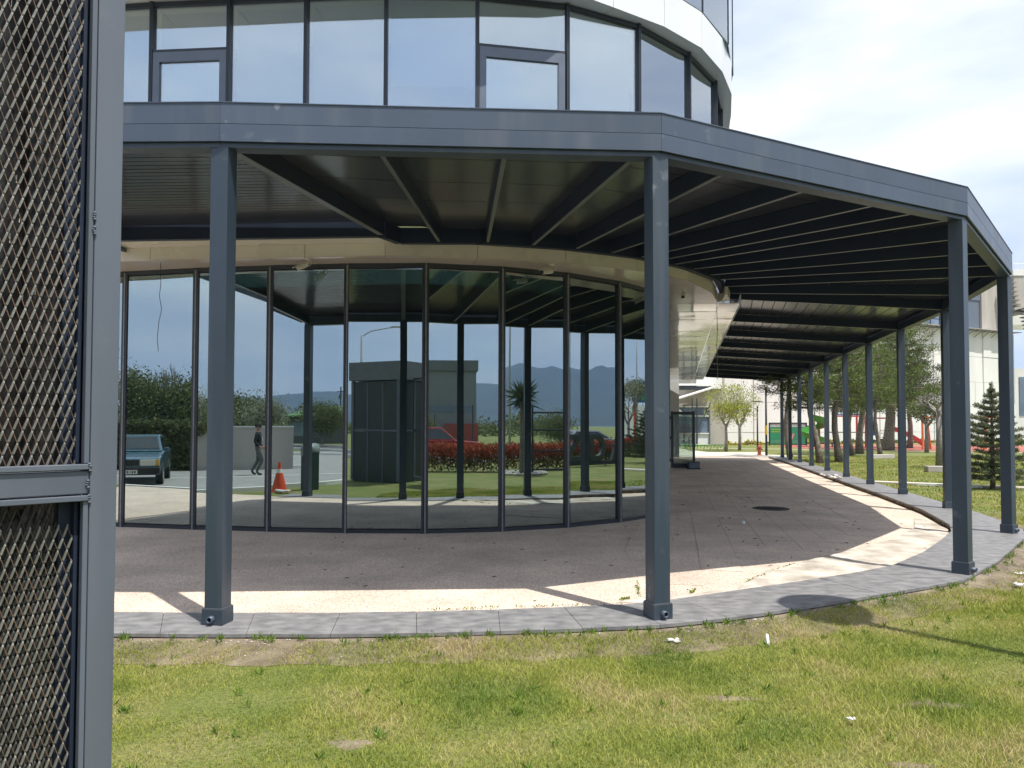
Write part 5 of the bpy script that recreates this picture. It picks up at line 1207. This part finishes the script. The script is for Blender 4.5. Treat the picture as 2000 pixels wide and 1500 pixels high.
for (x, y, h) in ((-.9, -.6, 2.65), (-.9, 1.0, 2.65), (1.5, -.6, 2.7), (1.5, 1.0, 2.7), (3.6, -.6, 2.4)): MB().tube([(x, y, 0), (x, y, h)], .085, 10).obj('post', redp, pt)
for (a, c) in (((-.9, -.6, 2.5), (1.5, -.6, 2.5)), ((1.5, -.6, 2.35), (3.6, -.6, 2.35))): MB().tube([a, c], .055, 8).obj('crossbar', redp, pt)
MB().box((.3, .2, 1.2), (2.4, 1.6, .08)).obj('deck', bark, pt)
for k in range(9): MB().box((-.75 + k * .27, -.62, 2.95), (.07, .05, .75)).obj('blue_baluster', bluep, pt)
MB().box((.3, -.62, 2.62), (2.3, .06, .10)).obj('blue_rail', bluep, pt); MB().box((.3, -.62, 3.32), (2.3, .06, .09)).obj('blue_rail', bluep, pt)
b = MB(); b.prism([(1.75, 0), (2.75, 0), (2.75, .07), (1.75, .07)], .95, 1.85); b.obj('blue_panel', bluep, pt); MB().tube([(2.25, .0, 1.80), (2.25, .06, 1.80)], .42, 18).obj('blue_arch', bluep, pt)
b = MB(); pts_ = []
for k in range(12):
    t = k / 11; c = Vector((3.5 + 2.6 * t, -.3 - .5 * t, 1.55 - 1.4 * t + .15 * math.sin(t * PI)))
    pts_ += [c + Vector((0, -.32, .22)), c + Vector((0, -.26, 0)), c + Vector((0, .26, 0)), c + Vector((0, .32, .22)), c + Vector((0, .30, -.06)), c + Vector((0, -.30, -.06))]
b.add(pts_, [(6 * k + j, 6 * k + 6 + j, 6 * k + 6 + (j + 1) % 6, 6 * k + (j + 1) % 6) for k in range(11) for j in range(6)]); b.obj('red_slide', redp, pt)
for k in range(5): MB().tube([(3.0, -.5, .25 + k * .28), (3.0, .1, .25 + k * .28)], .025, 6).obj('ladder_rung', redp, pt)
sw = empty('swing_set', (30.0, 56.0, ZL), 'orange swing set on the red playground beside the small olive tree', 'swing set', rz=-.12)
for (x, dx) in ((0, -.12), (.0, .35), (4.6, -.35), (4.6, .12)): MB().tube([(x + dx * 1.9, -.4 if dx < 0 else .5, 0), (x + dx * .6, 0, 2.45)], .085, 10).obj('leg', orange, sw)
MB().tube([(-.2, 0, 2.35), (5.0, 0, 2.35)], .07, 10).obj('top_bar', orange, sw)
for x in (1.4, 3.1):
    for s_ in (-.22, .22): MB().tube([(x + s_, 0, 2.35), (x + s_, 0, .55)], .012, 5).obj('chain', lampm, sw)
    MB().box((x, 0, .5), (.5, .2, .12)).obj('seat', dark, sw)
sb = empty('seesaw', (29.6, 62.0, ZL), 'small dark seesaw with a green rocker behind the thick pine trunk', 'seesaw'); MB().beam((-1.1, 0, .35), (1.1, 0, .75), .18, .08).obj('beam', dark, sb); MB().box((0, 0, .25), (.3, .3, .5)).obj('pivot', greenm, sb)
bn = empty('park_bench', (24.9, 61.6, ZL), 'low wooden bench in front of the green billboard', 'bench', rz=-.3)
for k in range(3): MB().box((0, -.15 + k * .15, .42), (1.7, .12, .05)).obj('seat_slat', bark, bn)
for s_ in (-.7, .7): MB().box((s_, 0, .2), (.08, .42, .4)).obj('leg', frame, bn)

# ---------------------------------------------------------------- what stands behind the camera and shows in the glass
ivw = empty('garden_wall', (-18.5, 0.0, ZL), 'rendered wall overgrown with ivy, mirrored in the left panes', 'wall')
ws, we = Vector((-28.5, 7.9)), Vector((-12.9, -5.0)); wdv = (we - ws).normalized()
MB().beam((ws.x + 18.5, ws.y, 0), (we.x + 18.5, we.y, 0), .22, 1.62).obj('wall_body', concg, ivw)
MB().beam((ws.x + 18.5, ws.y, 1.62), (we.x + 18.5, we.y, 1.62), .30, .05).obj('coping', concw, ivw)
n = 26000; t = rng.beta(1.0, 1.35, n) * 17.0; nn = np.array([wdv.y * -1, wdv.x]) 
hz = rng.uniform(0, 1.85, n); keep = (rng.uniform(size=n) < np.where(t < 13.5, 1, .0) * np.clip(1.2 - .0 * hz, 0, 1)) | ((hz > 1.35) & (t < 15.5))
t, hz = t[keep], hz[keep]; xx = ws.x + 18.5 + wdv.x * t; yy = ws.y + wdv.y * t; o_ = rng.uniform(.1, .32, len(t)); 
cc = np.stack([xx + (-wdv.y) * o_, yy + wdv.x * o_, hz], 1); v, f = quads(cc, .16, .11); np_mesh('ivy', v, f, broadm, ivw, kind='stuff')
og = MB(); og.box((0, 0, 0), (.9, .06, .5), .6); o = og.obj('orange_board', orange); o.location = (-21.6, 2.0, 1.95); tag(o, 'orange board above the ivy wall, mirrored over the blue car', 'board')
carpaint = mat('blue_car_paint', (.07, .15, .20), .25, .3, .05, 2, coat=.8); carred = mat('red_car_paint', (.40, .03, .03), .25, .2, .05, 2, coat=.8); carsil = mat('silver_car_paint', (.36, .37, .38), .25, .5, .05, 2, coat=.8)
carglass = mat('car_window_glass', (.02, .028, .03), .05, 0, .2, 2, spec=1.0); chrome = mat('chrome', (.6, .6, .6), .15, .9, .05, 5); lens = mat('headlight_lens', (.65, .66, .58), .12, 0, .1, 9, spec=1); amber = mat('amber_lens', (.6, .38, .05), .2); platem = mat('number_plate', (.62, .62, .60), .5)
def car(name, x, y, rz, paint, lab, ln=4.2, w=1.65, h=1.40, kind=0):
    """x axis points forward; side outline extruded, cabin narrowing upward"""
    r = empty(name, (x, y, ZL + .01), lab, 'car', None, rz); a = ln / 2
    if kind == 0: low = [(-a, .34), (-a - .02, .62), (-a + .06, .90), (-.92 * a, .93), (.30 * a, .93), (.86 * a, .80), (a, .76), (a + .02, .50), (a - .04, .30)]; cab = [(-.92 * a, .92), (-.66 * a, h - .03), (-.30 * a, h), (.02 * a, h - .02), (.38 * a, .93)]
    else: low = [(-a, .40), (-a, .95), (-.95 * a, 1.0), (.34 * a, 1.0), (.90 * a, .90), (a, .80), (a, .50), (a - .04, .36)]; cab = [(-.95 * a, .99), (-.84 * a, h - .04), (-.5 * a, h), (.10 * a, h - .03), (.42 * a, .99)]
    def extr(pl, w0, w1, nm, m, bev, z_lo=None):
        n = len(pl); zs_ = [p[1] for p in pl]; lo, hi = min(zs_), max(zs_); b = MB()
        vs = []
        for s_ in (-1, 1):
            for p in pl: k = (p[1] - lo) / (hi - lo); vs.append((p[0], s_ * (w0 + (w1 - w0) * k) / 2, p[1]))
        b.add(vs, [tuple(range(n)), tuple(range(n, 2 * n))[::-1]] + [(i, n + i, n + (i + 1) % n, (i + 1) % n) for i in range(n)]); return b.obj(nm, m, r, bevel=bev)
    body = extr(low, w * .97, w, 'body', paint, .05); extr(cab, w * .94, w * .74, 'cabin', paint, .03)
    # windows: slightly proud of the cabin shell
    c0, c1, c2, c3, c4 = cab
    def wy(z): return (w * .94 + (w * .74 - w * .94) * (z - c0[1]) / (h - c0[1])) / 2 + .006
    for s_ in (-1, 1):
        m0 = (c1[0] * .5 + c3[0] * .5)
        for (xa, xb, xc, xd) in ((c0[0] + .14, c1[0] + .07, m0 - .03, m0 - .03), (m0 + .03, m0 + .03, c3[0] - .04, c4[0] - .12)):
            b = MB(); z0, z1 = c0[1] + .04, h - .10; b.add([(xa, s_ * wy(z0), z0), (xd, s_ * wy(z0), z0), (xc, s_ * wy(z1), z1), (xb, s_ * wy(z1), z1)], [(0, 1, 2, 3)]); b.obj('side_window', carglass, r)
    for (p, q_, sg) in ((c3, c4, 1), (c1, c0, -1)):
        z0, z1 = .12, .90; A_ = Vector((q_[0], 0, q_[1])).lerp(Vector((p[0], 0, p[1])), z0); B_ = Vector((q_[0], 0, q_[1])).lerp(Vector((p[0], 0, p[1])), z1); off_ = Vector((sg * .012, 0, .012)); A_ += off_; B_ += off_
        b = MB(); b.add([(A_.x, -wy(A_.z) + .07, A_.z), (A_.x, wy(A_.z) - .07, A_.z), (B_.x, wy(B_.z) - .06, B_.z), (B_.x, -wy(B_.z) + .06, B_.z)], [(0, 1, 2, 3)]); b.obj('windscreen' if sg > 0 else 'rear_window', carglass, r)
    for sx in (-.62 * a, .62 * a):
        for s_ in (-1, 1):
            b = MB(); b.tube([(sx, s_ * (w / 2 - .17), .30), (sx, s_ * (w / 2 + .012), .30)], .30, 22); wh = b.obj('wheel', dark, r); MB().tube([(sx, s_ * (w / 2 - .02), .30), (sx, s_ * (w / 2 + .02), .30)], .18, 14).obj('rim', chrome, wh)
    for s_ in (-1, 1):
        MB().box((a - .01, s_ * (w / 2 - .32), .65), (.08, .40, .17)).obj('headlight', lens, r, bevel=.01); MB().box((a - .02, s_ * (w / 2 - .07), .65), (.09, .09, .17)).obj('indicator', amber, r, bevel=.01)
        MB().box((.36 * a, s_ * (w / 2 + .05), .98), (.10, .14, .11)).obj('door_mirror', paint, r, bevel=.02)
    MB().box((a - .005, 0, .65), (.07, w - 1.10, .15)).obj('grille', dark, r); MB().box((a + .01, 0, .43), (.16, w * .98, .20)).obj('bumper', dark, r, bevel=.03); MB().box((-a - .01, 0, .46), (.14, w * .98, .18)).obj('bumper', dark, r, bevel=.03)
    MB().box((a + .10, 0, .40), (.012, .50, .11)).obj('number_plate', platem, r)
    tx = MB()
    for k in range(7): tx.box((a + .108, -.19 + k * .063, .40), (.004, .035 if k != 2 else .012, .065))
    tx.obj('plate_characters', dark, r, kind='stuff')
    return r
car('parked_car', -15.5, 4.75, math.atan2(.69, .73), carpaint, 'old boxy blue hatchback facing the building, mirrored in the leftmost panes')
car('passing_car', 7.5, -12.75, math.atan2(.31, .95), carred, 'red car on the road behind the red hedge, mirrored in the middle pane', 4.3, 1.7, 1.62, 1)
car('passing_car', 36.3, 8.6, math.radians(60), carsil, 'silver car mirrored behind the letter Z', 4.3, 1.7, 1.42)
car('passing_car', 40.5, 21.5, math.radians(75), carsil, 'grey car mirrored behind the letter A and the hedge', 4.4, 1.7, 1.5, 1)
cn = empty('traffic_cone', (-7.8, 4.5, ZL), 'tall orange traffic cone with white collar, mirrored beside the dark bin', 'traffic cone')
cor = mat('cone_orange', (.75, .09, .03), .5); b = MB(); b.lathe((0, 0, .03), [(.19, 0), (.155, .17)], 20); b.obj('lower_cone', cor, cn); b = MB(); b.lathe((0, 0, .201), [(.154, 0), (.085, .28)], 20); b.obj('lower_cone', cor, cn)
MB().lathe((0, 0, .482), [(.086, 0), (.062, .10)], 20).obj('collar', paintw, cn); MB().lathe((0, 0, .583), [(.061, 0), (.03, .17)], 20).obj('tip', cor, cn); MB().box((0, 0, .015), (.46, .46, .03), .4).obj('base', cor, cn, bevel=.01)
o = pebble_mesh('crumpled_bag', [(-7.45 + random.gauss(0, .10), 4.9 + random.gauss(0, .10), ZL + .05) for _ in range(12)], .05, .11, chipm, kind=None); tag(o, 'crumpled white sack at the foot of the cone', 'sack')
bn_ = empty('waste_bin', (-7.35, 3.75, ZL), 'narrow dark green box bin with a rounded lid, mirrored behind the cone', 'bin', rz=.4); MB().box((0, 0, .53), (.34, .34, 1.06)).obj('bin_body', mat('bin_dark_green', (.018, .045, .035), .5), bn_, bevel=.02)
b = MB(); b.tube([(0, -.18, 1.04), (0, .18, 1.04)], .18, 20); b.obj('curved_lid', mat('bin_lid_grey', (.25, .28, .28), .4), bn_, smooth=True)
# guard cabin of dark mesh panels
cb = empty('guard_cabin', (0, 0, 0), 'dark panelled cabin with a grey fascia, mirrored in the fourth visible pane', 'cabin')
cc0, cl, crn = Vector((-3.34, .51)), Vector((-4.85, -.36)), Vector((-2.95, .02)); e1_ = (cl - cc0).normalized(); e2_ = Vector((e1_.y, -e1_.x)) * -1
if e2_.y > 0: e2_ = -e2_
c3_ = cl + e2_ * 2.2; c4_ = cc0 + e2_ * 2.2
dkp = mat('dark_cabin_panel', (.026, .034, .034), .35, 0, .2, 3)
for (a, c, npn) in ((cc0, cl, 3), (cl, c3_, 3), (c3_, c4_, 3), (c4_, cc0, 3)):
    d = (c - a).normalized(); Ls_ = (c - a).length
    MB().beam((a.x, a.y, ZL), (a.x, a.y + .001, ZL), .01, .01) if False else None
    MB().box((a.x, a.y, 1.45), (.09, .09, 3.0), math.atan2(d.y, d.x)).obj('corner_post', gatem, cb)
    for k in range(npn):
        p = a + d * Ls_ * (k + .5) / npn; 
        for z0, z1 in ((ZL, 1.40), (1.48, 2.92)): MB().box((p.x, p.y, (z0 + z1) / 2), (Ls_ / npn - .07, .04, z1 - z0), math.atan2(d.y, d.x)).obj('wall_panel', dkp, cb)
        if k: q = a + d * Ls_ * k / npn; MB().box((q.x, q.y, 1.40), (.05, .06, 3.0), math.atan2(d.y, d.x)).obj('mullion', gatem, cb)
    p = (a + c) / 2; MB().box((p.x, p.y, 1.44), (Ls_ - .1, .07, .06), math.atan2(d.y, d.x)).obj('mid_rail', gatem, cb)
MB().prism([cc0 + Vector((.12, .12)), cl + Vector((-.12, .10)), c3_ + Vector((-.10, -.12)), c4_ + Vector((.12, -.10))], 2.95, 3.5).obj('roof_fascia', mat('cabin_fascia_grey', (.13, .14, .145), .5), cb)
# sign of large standing letters on a tube frame
sg = empty('letter_sign', (0, 0, 0), 'dark standing letters Z, D, A on a tube frame, mirrored before the red hedge', 'letter sign')
s0_, s1_ = Vector((11.9, 3.5)), Vector((23.2, 11.72)); sd_ = (s1_ - s0_).normalized(); SL = (s1_ - s0_).length; Rg = Matrix(((sd_.x, -sd_.y, 0), (sd_.y, sd_.x, 0), (0, 0, 1)))
def sp_(u, z, d=0.0): p = s0_ + sd_ * u + Vector((-sd_.y, sd_.x)) * d; return Vector((p.x, p.y, z))
for z in (.1, .75, 1.45, 2.05): MB().tube([sp_(0, z), sp_(2.6 if z > 1 else SL, z)], .035, 6).obj('frame_tube', lampm, sg)
for u in (0, 1.2, 2.6): MB().tube([sp_(u, ZL), sp_(u, 2.3 if u < 2 else 2.05)], .035, 6).obj('frame_tube', lampm, sg)
for u in (5, 8, 10.9, 12.3, 13.6): MB().tube([sp_(u, ZL), sp_(u, .8)], .035, 6).obj('frame_tube', lampm, sg)
MB().box(sp_(11.6, .02), (5.2, .12, .14), R=Rg).obj('base_beam', lampm, sg)
lm = mat('dark_letter_metal', (.035, .042, .040), .35)
def letter(polys, nm, u0, z0=.12, depth=.16):
    b = MB()
    for pl in polys:
        n = len(pl); vs = [sp_(u0 + p[0], z0 + p[1], -depth / 2) for p in pl] + [sp_(u0 + p[0], z0 + p[1], depth / 2) for p in pl]
        b.add(vs, [tuple(range(n)), tuple(range(n, 2 * n))[::-1]] + [(i, n + i, n + (i + 1) % n, (i + 1) % n) for i in range(n)])
    return b.obj(nm, lm, sg)
arc = lambda cx, cz, ra, rb, ri, rj, n=10: [[(cx + ra * math.cos(t0), cz + rb * math.sin(t0)), (cx + ra * math.cos(t1), cz + rb * math.sin(t1)), (cx + ri * math.cos(t1), cz + rj * math.sin(t1)), (cx + ri * math.cos(t0), cz + rj * math.sin(t0))] for t0, t1 in [(-PI / 2 + PI * k / n, -PI / 2 + PI * (k + 1) / n) for k in range(n)]]
LU = 9.80
letter([[(0, .9), (.95, .9), (.95, 1.12), (0, 1.12)], [(.0, .20), (.30, .20), (.95, .92), (.65, .92)], [(0, 0), (.95, 0), (.95, .22), (0, .22)]], 'letter_Z', LU)
letter([[(0, 0), (.22, 0), (.22, 1.12), (0, 1.12)], [(.2, .9), (.45, .9), (.45, 1.12), (.2, 1.12)], [(.2, 0), (.45, 0), (.45, .22), (.2, .22)]] + arc(.44, .56, .52, .56, .30, .34), 'letter_D', LU + 1.50)
letter([[(0, 0), (.24, 0), (.66, 1.12), (.44, 1.12)], [(.86, 0), (1.1, 0), (.66, 1.12), (.44, 1.12)], [(.3, .3), (.8, .3), (.74, .48), (.36, .48)]], 'letter_A', LU + 2.85)
# green-roofed shed, grey hall, street lights, tall sign
sh_ = empty('green_roofed_shed', (-32.5, -45.2, ZL), 'low dark shed with a green sheet roof, mirrored in the third visible pane', 'shed', rz=.63)
MB().box((0, 0, 1.3), (7.4, 4.2, 2.6)).obj('wall', mat('shed_dark_wall', (.10, .105, .10), .8), sh_)
b = MB(); b.prism([(-4.1, -2.6), (4.1, -2.6), (4.1, 2.6), (-4.1, 2.6)], [2.5, 2.5, 2.5, 2.5], [2.62] * 4); b.add([(-4.1, -2.6, 2.63), (4.1, -2.6, 2.63), (3.4, 0, 3.5), (-3.4, 0, 3.5), (-4.1, 2.6, 2.63), (4.1, 2.6, 2.63)], [(0, 1, 2, 3), (3, 2, 5, 4), (0, 3, 4), (1, 5, 2)]); b.obj('roof', mat('green_roof_sheet', (.10, .20, .06), .6, 0, .1, 2), sh_)
MB().box((-1.0, 2.13, 1.3), (4.6, .05, 1.3)).obj('window', glassfar, sh_)
gh = empty('grey_hall', (20.9, -56.4, ZL), 'large grey metal-clad hall with a strip of small windows, mirrored left of the mountains', 'hall', rz=.34)
hg = mat('grey_cladding', (.20, .205, .21), .6, 0, .05, .4)
MB().box((0, -4, 3.9), (12.5, 10, 7.8)).obj('wall', hg, gh); MB().box((0, -3.95, 8.1), (12.9, 10.4, 1.1)).obj('fascia', mat('hall_fascia', (.15, .155, .16), .6, 0, .05, .4), gh)
for k in range(15): MB().box((-5.6 + k * .8, 1.04, 3.45), (.62, .06, .7)).obj('window', glassfar, gh)
MB().box((4.6, 1.3, .9), (3.6, .8, 2.0)).obj('red_annex', mat('red_brick_low_wall', (.30, .07, .05), .8), gh)
pole = mat('galvanised_pole', (.38, .39, .38), .5, .2, .08, 5)
for (x, y, h, rz, lab) in ((-8.2, -18.5, 6.6, .1, 'street light with a curved arm mirrored left of the cabin roof'), (35.5, -15.8, 11.0, 1.5, 'tall pale street light pole mirrored left of the palm'), (66, 35.5, 11.5, 1.0, 'street light mirrored in the rightmost pane')):
    r = empty('street_light', (x, y, ZL), lab, 'street light', 'street lights along the road', rz); MB().tube([(0, 0, 0), (0, 0, h * .5), (0, 0, h)], [.10, .08, .05], 10).obj('pole', pole, r, smooth=True)
    MB().tube([(0, 0, h - .1), (.5, 0, h + .18), (1.7, 0, h + .38)], .03, 6).obj('arm', pole, r); MB().box((1.95, 0, h + .40), (.6, .2, .08)).obj('lamp_head', pole, r, bevel=.02)
pyl = empty('roadside_sign', (68.2, 36.8, ZL), 'tall blue roadside sign with white and green panels, mirrored at the far right', 'sign', rz=1.05)
MB().box((0, 0, 5.4), (2.6, .3, 2.4)).obj('blue_panel', mat('sign_blue', (.02, .13, .42), .5), pyl); MB().box((.45, .17, 5.75), (1.3, .05, .8)).obj('white_panel', paintw, pyl); MB().box((.4, .17, 4.75), (1.5, .05, .7)).obj('green_panel', mat('sign_green', (.05, .32, .16), .5), pyl)
for s_ in (-1.1, 1.1): MB().box((s_, 0, 2.1), (.16, .2, 4.2)).obj('post', redp, pyl)
bp_ = empty('pale_building', (76, 41, ZL), 'pale low building mirrored behind the blue roadside sign', 'building', rz=1.05); MB().box((0, 0, 2.0), (9, 6, 4.0)).obj('wall', concw, bp_)
for k in range(5): MB().box((0, 3.04, .8 + k * .62), (8.6, .06, .10)).obj('cladding_band', concg, bp_)
for k in range(14):
    a = math.radians(118 + k * 4.3); x, y = 50 * math.sin(a), 50 * math.cos(a) - 2
    o = MB().tube([(x, y, ZL), (x, y, 2.6 + .5 * (k % 3))], .07, 6).obj('fence_post', frame); tag(o, 'thin dark fence post on the far side of the road', 'fence post', 'fence posts beyond the road')
pw = empty('power_pole', (-92, -167, ZL), 'distant power pole with crossarm mirrored above the shed', 'power pole'); MB().tube([(0, 0, 0), (0, 0, 12)], .18, 6).obj('pole', lampm, pw); MB().box((0, 0, 10.8), (4, .2, .2), .6).obj('crossarm', lampm, pw)

# ---------------------------------------------------------------- the person walking by the wall
def person(x, y, rz):
    r = empty('person', (x, y, ZL), 'person in dark long-sleeved top and grey trousers walking, white badge on the chest', 'person', None, rz)
    J = [(0, 0, .93, .135), (0, 0, 1.08, .13), (0, 0, 1.28, .155), (0, 0, 1.42, .115), (0, .01, 1.49, .058), (.01, 0, 1.56, .062), (.015, 0, 1.66, .098), (.01, 0, 1.72, .075),
         (0, .09, .88, .095), (.16, .10, .50, .068), (-.02, .10, .12, .043), (.06, .10, .035, .045), (.16, .10, .03, .035),
         (0, -.09, .88, .095), (-.02, -.10, .49, .068), (-.22, -.10, .14, .043), (-.17, -.10, .05, .045), (-.08, -.10, .03, .035),
         (0, .17, 1.40, .065), (-.06, .25, 1.13, .048), (.12, .20, .95, .034), (.17, .15, .93, .036),
         (0, -.17, 1.40, .065), (-.07, -.25, 1.13, .048), (.11, -.20, .95, .034), (.17, -.15, .93, .036)]
    E = [(0, 1), (1, 2), (2, 3), (3, 4), (4, 5), (5, 6), (6, 7), (0, 8), (8, 9), (9, 10), (10, 11), (11, 12), (0, 13), (13, 14), (14, 15), (15, 16), (16, 17), (3, 18), (18, 19), (19, 20), (20, 21), (3, 22), (22, 23), (23, 24), (24, 25)]
    me = bpy.data.meshes.new('body_cage'); me.from_pydata([j[:3] for j in J], E, []); o = bpy.data.objects.new('body_cage', me); COL.objects.link(o)
    m = o.modifiers.new('skin', 'SKIN'); 
    for i, j in enumerate(J): me.skin_vertices[0].data[i].radius = (j[3] * (1.0 if i > 3 else .85), j[3] * (1.0 if i > 3 else 1.12))
    me.skin_vertices[0].data[0].use_root = True; s_ = o.modifiers.new('sub', 'SUBSURF'); s_.levels = 2; s_.render_levels = 2
    dg = bpy.context.evaluated_depsgraph_get(); dg.update(); m2 = bpy.data.meshes.new_from_object(o.evaluated_get(dg)); bpy.data.objects.remove(o)
    m2.materials.clear(); tops = mat('dark_top', (.015, .018, .022), .9); trs = mat('grey_green_trousers', (.10, .11, .10), .9); skin = mat('skin', (.38, .22, .15), .6); shoe = mat('dark_shoe', (.03, .028, .028), .6)
    for mm in (tops, trs, skin, shoe): m2.materials.append(mm)
    for p in m2.polygons:
        c = p.center; z = c.z
        p.material_index = 3 if z < .09 else (2 if z > 1.475 or (abs(c.y) > .12 and z < .99 and c.x > .09 and z > .86) else (1 if z < .98 and abs(c.y) < .185 else 0)); p.use_smooth = True
    bo_ = bpy.data.objects.new('body', m2); COL.objects.link(bo_); bo_.parent = r
    hm_ = mat('dark_hair', (.018, .013, .01), .8); b = MB(); b.lathe((-.005, 0, 1.63), [(.103, 0), (.108, .05), (.098, .10), (.06, .145), (.01, .158)], 18); b.obj('hair', hm_, r, smooth=True)
    for s_ in (-1, 1): MB().lathe((.102, s_ * .036, 1.66), [(.006, -.006), (.012, 0), (.006, .006)], 8).obj('eye', dark, r); MB().lathe((.0, s_ * .098, 1.645), [(.01, -.025), (.02, 0), (.01, .03)], 8).obj('ear', skin, r)
    b = MB(); b.add([(.10, -.016, 1.615), (.10, .016, 1.615), (.134, 0, 1.612), (.104, 0, 1.665)], [(0, 2, 3), (2, 1, 3), (0, 1, 2), (0, 3, 1)]); b.obj('nose', skin, r)
    MB().box((.145, .03, 1.22), (.01, .06, .09)).obj('badge', paintw, r); MB().tube([(.05, .06, 1.45), (.135, .03, 1.27)], .004, 5).obj('lanyard', paintw, r)
    for s_ in (-1, 1):
        for k in range(5):
            a = (k - 2) * .016; b = MB(); base = Vector((.185, s_ * .145, .925)); 
            if k == 4: b.tube([base + Vector((-.01, -s_ * .02, .02)), base + Vector((.02, -s_ * .045, .015)), base + Vector((.04, -s_ * .05, -.005))], [.010, .009, .006], 6)
            else: b.tube([base + Vector((0, s_ * .0, a + .008)), base + Vector((.035, -s_ * .012, a + .002)), base + Vector((.05 + .006 * (k in (1, 2)), -s_ * .035, a - .008))], [.010, .009, .006], 6)
            b.obj('finger', skin, r, smooth=True)
    return r
person(-13.1, -.4, math.radians(-25))

# ---------------------------------------------------------------- air
hzb = MB(); hzb.box((0, 0, 169), (7300, 7300, 340.4))
hm2 = bpy.data.materials.new('haze_volume'); hm2.use_nodes = True; N = hm2.node_tree.nodes; N.clear()
ov = N.new('ShaderNodeOutputMaterial'); pvv = N.new('ShaderNodeVolumePrincipled'); pvv.inputs['Color'].default_value = (0.42, 0.62, 1.0, 1); pvv.inputs['Density'].default_value = 0.00020; pvv.inputs['Anisotropy'].default_value = 0.0
hm2.node_tree.links.new(pvv.outputs[0], ov.inputs['Volume'])
hz = hzb.obj('haze', hm2, kind='stuff')
